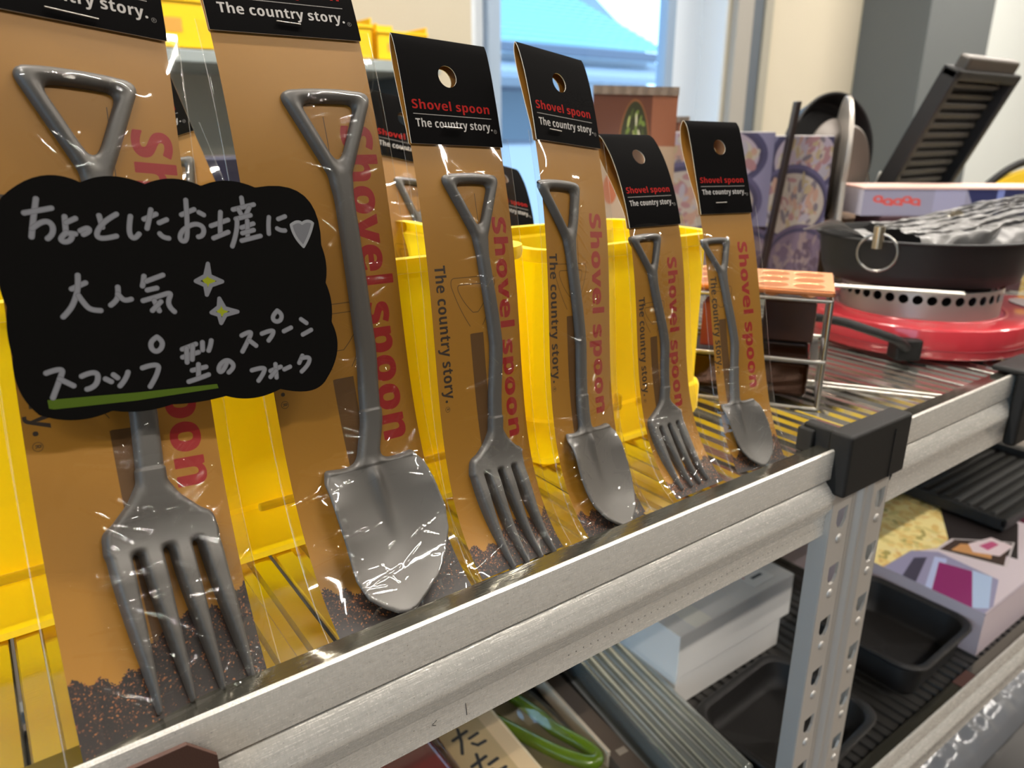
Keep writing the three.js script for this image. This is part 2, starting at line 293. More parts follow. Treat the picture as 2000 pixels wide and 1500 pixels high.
function curveAt(pts, s) {   // piecewise linear, softened: [[s, value], ...] with s falling
  if (s >= pts[0][0]) return pts[0][1];
  for (let i = 1; i < pts.length; i++) if (s >= pts[i][0]) { const t = (s - pts[i][0]) / (pts[i - 1][0] - pts[i][0]); return lerp(pts[i][1], pts[i - 1][1], t * t * (3 - 2 * t) * 0.5 + t * 0.5); }
  return pts[pts.length - 1][1];
}
// all lengths in mm, then scaled
function cutlerySdf(d) {
  const k = d.hw / 34, top = d.top, th = 4.8 * k + 0.4, hw = d.hw * 1.13, deep = d.hw * 1.14, sa = Math.atan2(hw / 2 - 1.5 * k, deep), nx = Math.cos(sa), ny = -Math.sin(sa);
  const smax = (a, b, q) => -smin(-a, -b, q);
  const dee = (u, s) => smax(smax(nx * (u - hw / 2) + ny * (s - top), -nx * (u + hw / 2) + ny * (s - top), 4.5 * k), s - top + 1.5 * k * (2 * u / hw) ** 2, 5 * k);   // three softened edges
  const c = (s) => curveAt(d.axis, s);
  const outline = d.blade && d.blade.map(([t, x]) => [x, t]);
  return (w, s) => {
    const u = w - c(s);
    let r = dee(u, s); r = Math.max(r, -smax(smax(nx * (u - hw / 2) + ny * (s - top) + th, -nx * (u + hw / 2) + ny * (s - top) + th, 6 * k), s - top + th + 1.2 * k * (2 * u / hw) ** 2, 4 * k));
    const sh = seg(u, s, 0, top - deep * 0.93, 0, d.tines ? d.neck : d.bladeTop - 3 * k);
    r = smin(r, sh[0] - (d.shaft / 2) * lerp(0.92, 1.06, sh[1]) + (s < d.joint ? -0.35 * k : 0), 4 * k);
    if (d.tines) {
      const head = [[-d.neckW / 2, d.neck + 3], [d.neckW / 2, d.neck + 3], [d.headW / 2 - 2 * k, d.shoulder + 1], [d.headW / 2 - 0.7, d.shoulder - 5 * k], [d.headW / 2 - 1.4, d.slot], [-d.headW / 2 + 1.4, d.slot], [-d.headW / 2 + 0.7, d.shoulder - 5 * k], [-d.headW / 2 + 2 * k, d.shoulder + 1]];
      let f = polySdf(u, s, head) - 0.8 * k;
      for (const [tx, ts] of d.tines) {
        const i = (tx - c(ts)), root = ((d.tines.findIndex((q) => q[0] === tx) - 1.5) * (d.headW - d.tineW)) / 3;
        const e = seg(u, s, root, d.slot + 5 * k, i, ts); f = smin(f, e[0] - lerp(d.tineW / 2, 0.75 * k, e[1] ** 1.5), 1.8 * k);
      }
      return smin(r, f, 5 * k);
    }
    const b = polySdf(w, s, outline.map(([x, t]) => [x + curveAt(d.bladeAxis, t), t])) - 1.5 * k;
    return smin(r, b, 5 * k);
  };
}
function bladeFrom(top, len, half) {   // outline of a round-point shovel: [s, x]
  const t = [[0.0, 0.3], [0.0, 0.62], [-0.01, 0.86], [0.05, 0.95], [0.2, 0.98], [0.4, 1], [0.55, 0.96], [0.7, 0.85], [0.83, 0.64], [0.93, 0.38], [0.985, 0.16], [1, 0]], e = 1.5 * half / 22;
  const r = t.map(([a, b]) => [top - a * len + (a > 0.9 ? e : 0), b * (half - e)]);
  return [...r, ...r.slice(0, -1).reverse().map(([a, b]) => [a, -b])];
}
function cutleryHeights(d) {   // front and back height over the card, mm
  const k = d.hw / 34, c = (s) => curveAt(d.axis, s), T = 3.0 * k, base = 0.7;
  if (d.tines) {
    const front = (w, s, dd) => base + T * Math.sqrt(1 - (1 - clamp(-dd / (lerp(1.7, 2.6, smooth(d.shoulder, d.shoulder + 14 * k, s)) * k), 0, 1)) ** 2) + 0.45 * k * (s < d.joint ? 1 : 0) * smooth(d.shoulder - 8 * k, d.shoulder + 10 * k, s) + 2.6 * k * smooth(d.shoulder + 4, d.slot - 10, s) * smooth(-6, 30 * k, s);
    return [front, (w, s, dd) => front(w, s, dd) - T - 0.6 * k];
  }
  const bt = d.bladeTop, dish = (w, s) => {
    const u = (w - curveAt(d.bladeAxis, s)) / d.bladeHalf, m = smooth(bt + 4 * k, bt - 6 * k, s);
    const ridge = 2.6 * k * Math.exp(-((w - c(bt) - (bt - s) * 0.06) ** 2) / (6 * k * k)) * smooth(bt - 34 * k, bt - 4 * k, s);
    return m * (2.0 * k + 5.2 * k * Math.min(1.2, u * u) * lerp(0.35, 1, smooth(bt + 2 * k, bt - 14 * k, s)) + ridge + 1.5 * k * smooth(bt - d.bladeLen * 0.6, bt - d.bladeLen, s));
  };
  const front = (w, s, dd) => { const m = smooth(bt + 4 * k, bt - 6 * k, s), r = Math.sqrt(1 - (1 - clamp(-dd / (lerp(2.6, 0.9, m) * k), 0, 1)) ** 2); return base + lerp(T, 0.9 * k, m) * r + dish(w, s) + (s < d.joint && s > bt ? 0.4 * k : 0); };
  return [front, (w, s, dd) => { const m = smooth(bt + 4 * k, bt - 6 * k, s); return base + dish(w, s) - lerp(0.6, 0.5, m) * k; }];
}
function cardTexture(d, W, H, s0) {
  const k = 1850 / H;   // pixels per mm
  return canvasTex(Math.round(W * k), 1850, (g, w, h) => {
    const X = (x) => (x + W / 2) * k, Y = (s) => h - (s - s0) * k;
    g.fillStyle = 'rgb(146,101,22)'; g.fillRect(0, 0, w, h);
    const ax = (s) => curveAt(d.axis, s), q = d.hw / 34, cx = ax(d.neck) - 5 * q;
    // printed ghost of a shovel: brown stem and thin outlines
    g.fillStyle = 'rgb(84,56,20)'; g.beginPath(); g.moveTo(X(cx - 4.5 * q), Y(d.ghost - 29 * q)); g.lineTo(X(cx + 4 * q), Y(d.ghost - 29 * q)); g.lineTo(X(cx + 5 * q), Y(s0)); g.lineTo(X(cx - 2.5 * q), Y(s0)); g.fill();
    g.strokeStyle = 'rgb(74,50,18)'; g.lineWidth = 0.28 * k; g.lineJoin = 'round';
    const D = (e, top, low, r) => { g.beginPath(); g.moveTo(X(cx), Y(top)); g.lineTo(X(cx + (e - r) * q), Y(top)); g.quadraticCurveTo(X(cx + e * q), Y(top), X(cx + (e - 0.6) * q), Y(top - r * 1.4 * q)); g.quadraticCurveTo(X(cx + e * 0.72 * q), Y(lerp(top, low, 0.62)), X(cx + (low < d.ghost - 20 * q ? 4 : 1.6) * q), Y(low)); if (low >= d.ghost - 20 * q) g.lineTo(X(cx - 1.6 * q), Y(low)); else g.moveTo(X(cx - 4 * q), Y(low)); g.quadraticCurveTo(X(cx - e * 0.72 * q), Y(lerp(top, low, 0.62)), X(cx - (e - 0.6) * q), Y(top - r * 1.4 * q)); g.quadraticCurveTo(X(cx - e * q), Y(top), X(cx - (e - r) * q), Y(top)); g.lineTo(X(cx), Y(top)); g.stroke(); };
    D(14.5, d.ghost, d.ghost - 25 * q, 3); D(10.5, d.ghost - 3.6 * q, d.ghost - 18 * q, 2);
    g.beginPath(); g.moveTo(X(cx - 4 * q), Y(d.ghost - 29 * q)); g.lineTo(X(cx + 4 * q), Y(d.ghost - 29 * q)); g.stroke();
    g.lineWidth = 0.22 * k; g.strokeStyle = 'rgb(50,36,20)'; g.beginPath(); g.moveTo(X(ax(d.neck) + 2 * q), Y(d.top - 10 * q)); g.lineTo(X(ax(d.neck) + 3 * q), Y(d.neck)); g.stroke();
    const text = (str, face, x, y0, y1, size, fill, heavy) => { g.save(); g.translate(X(x), Y(y0)); g.rotate(Math.PI / 2); g.font = face.replace('SIZE', size * k + 'px'); g.fillStyle = fill; const m = g.measureText(str).width; g.scale((Math.abs(y0 - y1) * k) / m, 1); g.fillText(str, 0, 0); if (heavy) { g.strokeStyle = fill; g.lineWidth = size * k * 0.035; g.strokeText(str, 0, 0); } g.restore(); };
    text('Shovel spoon', 'bold SIZE sans-serif', d.red[0], d.red[1], d.red[2], d.red[3], 'rgb(138,20,20)', true);
    text('The country story.', 'bold SIZE sans-serif', d.black[0], d.black[1], d.black[2], d.black[3], 'rgb(42,32,26)');
    g.save(); g.translate(X(d.black[0]), Y(d.black[2] - 1)); g.rotate(Math.PI / 2); g.strokeStyle = g.fillStyle = 'rgb(60,44,26)'; g.lineWidth = 0.14 * k; g.beginPath(); const e = d.black[3] * 0.15 * k; g.arc(e * 1.3, -e * 0.6, e, 0, 7); g.stroke(); g.font = 'bold ' + e * 1.5 + 'px sans-serif'; g.fillText('R', e * 0.78, -e * 0.08); g.restore();
    // soil: dark crumbs with orange bits
    const hill = (x) => lerp(d.soil[0], d.soil[1], smooth(-W / 2, W / 2, x)) + 3 * q * Math.sin(x * 0.21 + 1) + 1.2 * Math.sin(x * 0.9);
    g.fillStyle = 'rgb(24,14,11)'; g.beginPath(); g.moveTo(0, h); for (let x = -W / 2; x <= W / 2 + 0.3; x += 0.3) g.lineTo(X(x), Y(hill(x) + 0.7 * perlin.noise(x * 2, 3, d.top))); g.lineTo(w, h); g.fill();
    const bits = ['rgb(14,8,7)', 'rgb(74,40,20)', 'rgb(40,23,16)', 'rgb(116,66,30)', 'rgb(50,29,19)', 'rgb(20,12,10)', 'rgb(140,86,42)'];
    for (let i = 0; i < 2600; i++) { const x = rr(-W / 2, W / 2), top = hill(x), s = lerp(s0, top + 0.6, Math.sqrt(rnd())); if (s < s0) continue; g.fillStyle = bits[Math.floor(rnd() ** 1.25 * 7)]; g.beginPath(); g.ellipse(X(x), Y(s), rr(0.12, 0.5) * k, rr(0.1, 0.32) * k, rr(0, 3), 0, 7); g.fill(); }
  });
}
function headerTexture(d, W, H) {
  const k = 900 / Math.max(W, H);
  return canvasTex(Math.round(W * k), Math.round(H * k), (g, w, h) => {
    const Y = (s) => h - s * k, n = d.print;
    g.fillStyle = 'rgb(7,6,6)'; g.fillRect(0, 0, w, h);
    const line = (str, face, y, size, x0, x1, fill) => { g.save(); g.font = face.replace('SIZE', size * k + 'px'); g.fillStyle = fill; g.translate((W / 2 + x0) * k, Y(y)); g.scale(((x1 - x0) * k) / g.measureText(str).width, 1); g.fillText(str, 0, 0); g.restore(); };
    line('Shovel spoon', 'bold SIZE sans-serif', n[0], n[3], -W * 0.445, W * 0.42, 'rgb(136,27,24)');
    g.fillStyle = 'rgb(130,126,122)'; g.fillRect(W * 0.06 * k, Y(n[1]) - 0.15 * k, W * 0.86 * k, 0.3 * k);
    line('The country story.', 'bold SIZE sans-serif', n[2], n[3] * 0.9, -W * 0.43, W * 0.42, 'rgb(160,156,152)');
    g.strokeStyle = g.fillStyle = 'rgb(140,136,132)'; g.lineWidth = 0.12 * k; g.beginPath(); g.arc(W * 0.945 * k, Y(n[2] - 0.2), 0.75 * k, 0, 7); g.stroke(); g.font = 1.1 * k + 'px sans-serif'; g.fillText('R', W * 0.945 * k - 0.36 * k, Y(n[2] - 0.6));
  });
}
const mm = 0.001;
function makePacket(d) {
  const o = thing(d.tines ? 'packaged_fork' : 'packaged_spoon', d.label, d.tines ? 'fork' : 'spoon', [d.at[0], 0, d.at[1]], 'packaged garden tool cutlery along the shelf edge');
  o.rotation.order = 'YXZ'; o.rotation.y = d.yaw; o.rotation.z = d.roll;
  const S = sheet(d.lean), W = d.W, s0 = d.s0, s1 = d.head[0] + d.head[1] * 0.4, pos = (w, s, h) => S(w * mm, s * mm, h * mm);
  // backing card
  part('backing_card', gridGeo(12, 110, (u, v) => pos((u - 0.5) * W, lerp(s0, s1, v), 0)), std(new THREE.Color(1, 1, 1), 0.5, 0.0, { map: cardTexture(d, W, s1 - s0, s0) }), o);
  // fork or spoon
  const sdf = cutlerySdf(d), [hf, hb] = cutleryHeights(d), half = W / 2 + 3;
  const cut = cutSolid(-half, half, Math.min(s0, -12), d.top + 2, d.hw > 30 ? 0.55 : 0.45, sdf, (w, s, dd) => pos(w, s, hf(w, s, dd)), (w, s, dd) => pos(w, s, hb(w, s, dd)));
  part(d.tines ? 'fork' : 'spoon', merge([cut.front, cut.back, cut.side]), M.cutlery, o, d.tines ? 'grey fork shaped like a garden fork with a D handle' : 'grey spoon shaped like a shovel with a D handle');
  // clear sleeve: a film stretched over the cutlery, crinkled where it is free
  const mg = d.margin, nx = 72, ny = 250, sb = s0 - 0.2, st = d.head[0] + 4, w0 = -W / 2 - mg[0], w1 = W / 2 + mg[1], hgt = new Float64Array((nx + 1) * (ny + 1)), obs = new Float64Array(hgt.length);
  for (let j = 0; j <= ny; j++) for (let i = 0; i <= nx; i++) { const w = lerp(w0, w1, i / nx), s = lerp(sb, st, j / ny), dd = sdf(w, s), k = j * (nx + 1) + i; obs[k] = dd < 0.3 ? hf(w, s, Math.min(dd, 0)) + 0.5 : 0.45; if (d.tent) { const e = seg(w, s, ...d.tent); if (e[0] < 0.9) obs[k] = Math.max(obs[k], lerp(9.5, 0.6, e[1])); } hgt[k] = obs[k]; }
  for (let it = 0; it < 420; it++) for (let j = 1; j < ny; j++) for (let i = 1; i < nx; i++) { const k = j * (nx + 1) + i, m = (hgt[k - 1] + hgt[k + 1] + hgt[k - nx - 1] + hgt[k + nx + 1]) / 4; hgt[k] = Math.max(obs[k], hgt[k] + 1.6 * (m - hgt[k])); }
  const folds = [], bt = d.tines ? d.shoulder : d.bladeTop;
  for (let n = 0; n < 120; n++) {   // creases run from the edges of the cutlery across the free film
    const low = n < 70, s = low ? rr(-2, bt + 8) : rr(bt, d.top), c = curveAt(d.axis, s), side = rnd() < 0.5 ? -1 : 1, a = rr(-0.9, 0.9) + (low ? 0.3 : 0), l = rr(5, low ? 20 : 16);
    const x = c + side * rr(0, low ? (d.headW ?? d.bladeHalf * 2) * 0.55 : d.shaft); folds.push([x, s, x + side * l * Math.cos(a), s + l * Math.sin(a), rr(0.2, 0.9), rr(0.3, 0.55)]);
  }
  const crease = (w, s) => { let h = 0; const calm = d.blade ? lerp(0.22, 1, smooth(-2, 1, sdf(w, s))) : 1; for (const f of folds) { const e = seg(w, s, f[0], f[1], f[2], f[3]); if (e[0] < 3) h += f[4] * Math.exp(-((e[0] / f[5]) ** 2)) * (1 - e[1] * 0.7); } return h * calm + 0.25 * calm * perlin.noise(w * 0.13, s * 0.05, d.top) * smooth(W / 2 + 2, W / 2 - 6, Math.abs(w)); };
  const fx = 150, fy = 520, H = (u, v) => { const x = clamp(u * nx, 0, nx - 0.001), y = clamp(v * ny, 0, ny - 0.001), i = Math.floor(x), j = Math.floor(y), k = j * (nx + 1) + i; return lerp(lerp(hgt[k], hgt[k + 1], x - i), lerp(hgt[k + nx + 1], hgt[k + nx + 2], x - i), y - j); };
  const sleeve = part('clear_sleeve', gridGeo(fx, fy, (u, v) => { const w = lerp(w0, w1, u), s = lerp(sb, st, v); return pos(w, s, H(u, v) + (u === 0 || u === 1 ? -0.35 : Math.max(0, crease(w, s)) * smooth(d.head[0] + 1, d.head[0] - 9, s))); }), M.film, o, 'clear plastic sleeve');
  part('sleeve_back', gridGeo(10, 60, (u, v) => pos(lerp(w0, w1, u), lerp(sb, st, v), -0.35)), M.film, sleeve);
  // welded edges of the sleeve
  for (const x of [w0, w1]) part('sleeve_seam', gridGeo(2, 80, (u, v) => pos(x + (u - 0.5) * 0.3 + 0.25 * Math.sin(v * 11 + x), lerp(sb, st, v), 0.1 + 0.12 * Math.sin(u * 3))), M.seam, sleeve);
  if (d.headless) return o;
  // folded header card with a hanging hole
  const [hb0, hH] = d.head, a = d.gap, ctl = [[hb0, 1.1], [hb0 + hH * 0.4, 1.25], [hb0 + hH * 0.75, 0.8], [hb0 + hH * 0.95, -a * 0.12], [hb0 + hH, -a * 0.45], [hb0 + hH * 0.95, -a * 0.85], [hb0 + hH * 0.75, -a], [hb0 + hH * 0.4, -a * 0.5 - 0.6], [hb0 + hH * 0.12, -1.1], [hb0, -1]];
  const cv = new THREE.CatmullRomCurve3(ctl.map(([s, h]) => V(s, h, 0))), N = 220, P = cv.getSpacedPoints(N), L = cv.getLength();
  const at = (l, off) => { const x = clamp((l / L) * N, 0, N - 0.001), i = Math.floor(x), t = x - i, p = P[i], q = P[i + 1], dx = q.x - p.x, dy = q.y - p.y, m = Math.hypot(dx, dy); return [lerp(p.x, q.x, t) - (dy / m) * off, lerp(p.y, q.y, t) + (dx / m) * off]; };
  const holeAt = d.hole[1] - hb0, backHole = L - holeAt, hr = d.hole[2];
  const strip = cutSolid(-W / 2 - 0.9, W / 2 + 0.9, -0.6, L + 0.6, 0.6, (w, l) => Math.max(Math.abs(w) - W / 2 - 0.3, -l, l - L, hr - Math.hypot(w - d.hole[0], l - holeAt), hr - Math.hypot(w - d.hole[0], l - backHole)),
    (w, l) => { const [s, h] = at(l, 0.0); return pos(w, s, h); }, (w, l) => { const [s, h] = at(l, -0.35); return pos(w, s, h); }, (w, l) => [(w + W / 2) / W, l / hH]);
  const head = part('header_card', strip.front, phys(new THREE.Color(1, 1, 1), 0.8, { specularIntensity: 0.06, map: headerTexture(d, W, hH) }), o, 'black folded header card with a round hanging hole');
  part('inner_face', strip.back, M.gold, head, 'gold inner face of the header card');
  part('cut_edge', strip.side, M.paperEdge, head, 'pale cut edge of the header card');
  if (d.staple) { const [x, s, l, t] = d.staple, q = (w) => pos(w, s + (w - x) * t, 1.1 + 0.55); part('staple', tube([q(x - l / 2), q(x), q(x + l / 2)], 0.28 * mm, 8, false, 6), M.steelWire, o, 'steel staple'); }
  return o;
}
M.seam = phys(new THREE.Color(0.94, 0.94, 0.92), 0.2, { transmission: 0.9, thickness: 0 });
const large = { W: 56, hw: 34, s0: -7, shaft: 8.2, joint: 75, margin: [4, 4.5], head: [217, 54], gap: 5, hole: [0, 250, 4.6], ghost: 118, print: [15.5, 12.5, 6.6, 6.0] };
const medium = { W: 45, hw: 27.5, s0: -6.5, shaft: 6.2, joint: 58, margin: [3.5, 4.5], head: [171, 43], gap: 3.2, hole: [-0.4, 198.5, 4.4], ghost: 118, print: [13.6, 11.6, 6.6, 5.0] };
const small = { W: 37, hw: 20.5, s0: -7, shaft: 5.2, joint: 50, margin: [3.5, 4], head: [131, 51], gap: 6.5, hole: [0.4, 166.5, 4.0], ghost: 94, print: [16.6, 14.7, 10.4, 4.2] };
const packets = [
  makePacket({ ...large, at: [0.026, -0.0086], yaw: 0.1262, roll: -0.1162, lean: [38.2, -48.1, 7.3, 19.4], top: 202, neck: 64, neckW: 10, shoulder: 56, slot: 50, headW: 34, tineW: 6.9, tines: [[-6.4, 1], [3.4, 1], [12.8, 1], [22.4, 1]],
    axis: [[202, -1.2], [168, 1.0], [93, 5.6], [66, 4.6], [48, 5], [0, 8]], red: [13.2, 186.5, 66, 17], black: [-25.5, 164, 90, 9], soil: [14, 30], staple: [0, 219.8, 15, -0.03],
    label: 'largest packaged fork, at the far left half behind the handwritten sign' }),
  makePacket({ ...large, at: [0.1082, -0.0203], yaw: -0.0082, roll: -0.0052, lean: [56.4, -183.3, 214.1, -67.3], top: 197.5, neck: 60, bladeTop: 53, bladeLen: 62, bladeHalf: 22, blade: bladeFrom(53, 62, 22), bladeAxis: [[60, 3.6], [25, 6], [-9, -2]],
    axis: [[198, 8.9], [100, 10.2], [72, 8.0], [55, 3.6], [0, 3]], red: [12.8, 184.8, 60, 17], black: [-25.5, 160, 86, 9], soil: [8, 19], staple: [0.5, 221.6, 9, -0.06], tent: [-15, 33, -29, 27],
    label: 'largest packaged spoon, a broad shovel blade right of the handwritten sign' }),
  makePacket({ ...medium, at: [0.1639, -0.0216], yaw: 0.0701, roll: -0.0485, lean: [46, -200.6, 335.4, -164], top: 160, neck: 46, neckW: 7.6, shoulder: 40, slot: 36, headW: 27.5, tineW: 5.5, tines: [[-6.5, -7], [1, -7.2], [8.7, -7.4], [16.2, -7.4]],
    axis: [[160, 3], [132, 4.5], [89, 8.2], [60, 5], [46, 3.3], [36, 1.4], [-8, 4.8]], red: [12.4, 142.5, 46.4, 9.9], black: [-19.3, 123.6, 67.5, 7.2], soil: [6, 13], staple: [-2, 177.8, 9, -0.02],
    label: 'medium packaged fork, third packet from the left with a stapled header' }),
  makePacket({ ...medium, at: [0.2176, -0.0203], yaw: 0.1844, roll: -0.105, lean: [43.9, -185, 293.3, -132], top: 154.5, neck: 47, bladeTop: 40, bladeLen: 49, bladeHalf: 17.8, blade: bladeFrom(40, 49, 17.8), bladeAxis: [[46, -0.9], [10, -0.3], [-9, 1]],
    axis: [[155, -12.4], [128, -7.5], [81, -1.5], [50, -2.4], [36, -2.2], [0, -1]], red: [9.4, 141.2, 46.3, 11.5], black: [-20.8, 122.8, 65.3, 7.2], soil: [5, 13], staple: [-9.6, 176, 8, -0.02],
    label: 'medium packaged spoon, fourth packet from the left with its header turned away' }),
  makePacket({ ...small, at: [0.2763, -0.0232], yaw: 0.0396, roll: -0.0187, lean: [49.4, -229, 369.8, -144.1], top: 127.8, neck: 39, neckW: 6, shoulder: 35, slot: 31, headW: 24, tineW: 4.8, tines: [[-11.8, -3.4], [-4.6, -3.7], [1.9, -3.7], [8, -3.2]],
    axis: [[128, -8.5], [106, -6], [72, 1.1], [52, -0.5], [40, -3], [33, -4.8], [-4, -1.6]], red: [6.4, 115.4, 37, 9.4], black: [-16.3, 97.4, 47.5, 6], soil: [3, 9],
    label: 'small packaged fork with the lowest header, fifth packet from the left' }),
  makePacket({ ...small, at: [0.3273, -0.0218], yaw: -0.1203, roll: -0.0217, lean: [36.4, -150.4, 317.6, -194.8], hole: [1.3, 169, 4.1], head: [133, 51], top: 120.5, neck: 34, bladeTop: 30, bladeLen: 37, bladeHalf: 13.6, blade: bladeFrom(30, 37, 13.6), bladeAxis: [[34, -7], [10, -3], [-7, -0.8]],
    axis: [[121, -11.8], [100, -8.5], [63, -3.8], [40, -7], [30, -8], [0, -5]], red: [5.6, 117.8, 36.4, 9.4], black: [-17, 99.9, 50.4, 6], soil: [3, 9], staple: [-3.7, 138.8, 7.5, 0.02],
    label: 'small packaged spoon at the right end of the row, beside the black post cap' }),
];

// ---------- the handwritten sign ----------
{
  const o = thing('handwritten_sign', 'black scalloped card with white handwriting in front of the two leftmost packets', 'sign', [0.0526, 0.1195, -0.0478]);
  o.rotation.order = 'YXZ'; o.rotation.y = 3 * RAD; o.rotation.x = -14 * RAD;
  // outline: cusp, crown, cusp, crown ... in tenths of a millimetre
  const raw = pairs('-428 318 -323 374 -225 352 -141 367 -52 340 32 353 112 327 198 340 285 314 452 277 480 105 485 38 470 -26 478 -94 465 -165 468 -264 410 -357 342 -389 237 -361 141 -372 56 -346 -28 -347 -111 -337 -196 -339 -277 -319 -373 -325 -460 -290 -493 -210 -489 -114 -487 -44 -474 23 -479 80 -468 135 -467 182 -453 227 -449 273').map(([a, b]) => [a * 0.1, b * 0.1]), poly = [];
  for (let i = 0; i < raw.length; i += 2) {   // a bow through cusp, crown and next cusp
    const a = raw[i], m = raw[(i + 1) % raw.length], b = raw[(i + 2) % raw.length];
    for (let k = 0; k < 10; k++) { const t = k / 10; poly.push([0, 1].map((c) => { const q = 2 * m[c] - 0.5 * (a[c] + b[c]); return (1 - t) ** 2 * a[c] + 2 * t * (1 - t) * q + t * t * b[c]; })); }
  }
  const k = 18, X = (x) => (x * 0.1 + 52) * k, Y = (y) => (41 - y * 0.1) * k;
  const map = canvasTex(104 * k, 82 * k, (g, w, h) => {
    g.fillStyle = 'rgb(9,8,7)'; g.fillRect(0, 0, w, h);
    for (let i = 0; i < 9000; i++) { const v = Math.round(rr(6, 15)); g.fillStyle = `rgb(${v},${v - 1},${v - 3})`; g.fillRect(rnd() * w, rnd() * h, 3, 3); }
    const poly2 = (s, fill) => { g.fillStyle = fill; g.beginPath(); pairs(s).forEach(([x, y], i) => (i ? g.lineTo(X(x), Y(y)) : g.moveTo(X(x), Y(y)))); g.closePath(); g.fill(); };
    poly2('-433 -252 -203 -279 35 -302 37 -316 -208 -303 -421 -282 -434 -277', 'rgb(66,84,24)');
    poly2('78 52 97 25 71 6 56 32', 'rgb(124,130,28)'); poly2('98 -53 119 -75 94 -91 78 -69', 'rgb(124,130,28)');
    g.lineCap = g.lineJoin = 'round';
    const pen = (s) => { for (const st of s.split(';')) for (const [width, ink] of [[1.62, 'rgb(96,96,99)'], [1.1, 'rgb(112,112,116)']]) {
      const p = pairs(st).map(([x, y]) => [X(x), Y(y)]); g.strokeStyle = ink; g.lineWidth = width * k; g.beginPath(); g.moveTo(...p[0]);
      for (let i = 1; i < p.length - 1; i++) g.quadraticCurveTo(...p[i], ...(i < p.length - 2 ? [(p[i][0] + p[i + 1][0]) / 2, (p[i][1] + p[i + 1][1]) / 2] : p[i + 1]));
      if (p.length === 2) g.lineTo(...p[1]); g.stroke();
    } };
    const angular = (s) => { for (const st of s.split(';')) { const p = pairs(st).map(([x, y]) => [X(x), Y(y)]); g.strokeStyle = 'rgb(106,106,110)'; g.lineWidth = 1.3 * k; g.beginPath(); p.forEach((q, i) => (i ? g.lineTo(...q) : g.moveTo(...q))); g.stroke(); } };
    pen('-345 311 -359 267 -365 249 -377 207;-381 274 -347 278 -313 283;-371 230 -350 245 -328 248 -318 231 -326 207 -339 199');
    pen('-285 257 -288 233 -291 209;-285 240 -259 250;-290 212 -309 198 -303 185 -285 187 -275 203 -285 211 -268 206');
    pen('-253 214 -236 222 -228 216 -235 207 -247 203');
    pen('-196 254 -195 236 -194 220;-149 255 -181 240 -209 212 -215 193 -196 185 -162 191');
    pen('-112 246 -124 211 -124 185 -111 179 -99 192');
    pen('-76 235 -39 248;-51 262 -62 232 -73 207;-35 221 -12 229;-40 188 -34 175 -17 172');
    pen('35 241 76 255;57 285 51 240 42 187 33 159 18 160 16 176 31 196 68 212 92 202 93 183 82 169 72 169;89 245 102 236');
    pen('118 200 175 215;156 241 147 206 141 168;118 161 168 176');
    pen('233 283 232 258;198 247 269 259;215 248 222 228;252 250 236 226;201 216 251 225;204 216 201 180 172 130;214 187 255 197;237 208 227 150;213 169 252 176;206 145 271 155');
    pen('312 214 304 189 301 160;343 206 368 213;333 175 344 166 359 166');
    pen('-309 51 -271 64;-286 88 -292 52 -307 19 -325 -8 -346 -25;-296 30 -284 -2 -270 -17 -248 -21');
    pen('-189 41 -191 19 -202 0 -218 -9;-193 21 -185 5 -174 -2 -160 1');
    pen('-111 65 -115 50 -121 36;-107 49 -57 62;-110 22 -82 25;-128 -8 -83 -1 -41 8 -59 -20 -56 -42 -46 -54;-97 -12 -89 -45;-79 -18 -108 -41');
    pen('144 -161 183 -147 162 -181 136 -213;165 -181 184 -202;211 -166 252 -157 249 -175 229 -192;278 -98 261 -110 257 -127 271 -136 287 -129 291 -109 278 -98;287 -170 314 -162;355 -139 372 -155;351 -192 384 -181');
    pen('-420 -176 -373 -165 -391 -201 -418 -248;-391 -199 -361 -225;-335 -202 -289 -188 -301 -240 -329 -242;-276 -222 -263 -233;-253 -214 -244 -225;-213 -214 -221 -233 -242 -250;-171 -209 -121 -200 -133 -237 -161 -269;-112 -123 -131 -131 -136 -154 -124 -169 -105 -160 -98 -137 -112 -123');
    pen('-47 -173 -4 -164;-51 -198 -1 -191;-34 -172 -41 -216;-14 -167 -24 -210;17 -162 13 -186;45 -161 40 -177 31 -191;-31 -244 12 -241;-9 -229 -17 -271;-48 -277 -15 -273 15 -267');
    pen('81 -237 68 -258 53 -268 48 -256 59 -239 82 -230 99 -247 95 -263 79 -272');
    pen('154 -280 201 -275 190 -299 169 -318;215 -294 252 -287;236 -275 231 -320;233 -297 211 -314;263 -298 284 -293;335 -264 319 -286;330 -272 363 -269 351 -300 322 -317');
    angular('84 82 82 43 117 21 80 13 61 -15 62 15 36 32 68 45 84 82');
    angular('97 -32 108 -65 146 -82 106 -87 87 -111 85 -84 64 -73 90 -58 97 -32');
    { const p = pairs('424 185 411 200 384 183 384 142 414 106 446 143 463 183 448 199').map(([x, y]) => [X(x), Y(y)]); g.fillStyle = 'rgb(96,96,99)'; g.beginPath(); g.moveTo(...p[0]); g.quadraticCurveTo(...p[1], ...p[2]); g.quadraticCurveTo(...p[3], ...p[4]); g.quadraticCurveTo(...p[5], ...p[6]); g.quadraticCurveTo(...p[7], ...p[0]); g.fill(); g.strokeStyle = 'rgb(126,126,128)'; g.lineWidth = k; g.stroke(); }
  });
  const cut = cutSolid(-52, 52, -41, 41, 0.6, (x, y) => polySdf(x, y, poly), (x, y) => [x * mm, y * mm, 0.0004], (x, y) => [x * mm, y * mm, -0.0004], (x, y) => [(x + 52) / 104, (y + 41) / 82]);
  part('front_sheet', cut.front, phys(new THREE.Color(1, 1, 1), 0.85, { specularIntensity: 0.1, map }), o); part('back_sheet', merge([cut.back, cut.side]), M.headerBlack, o);
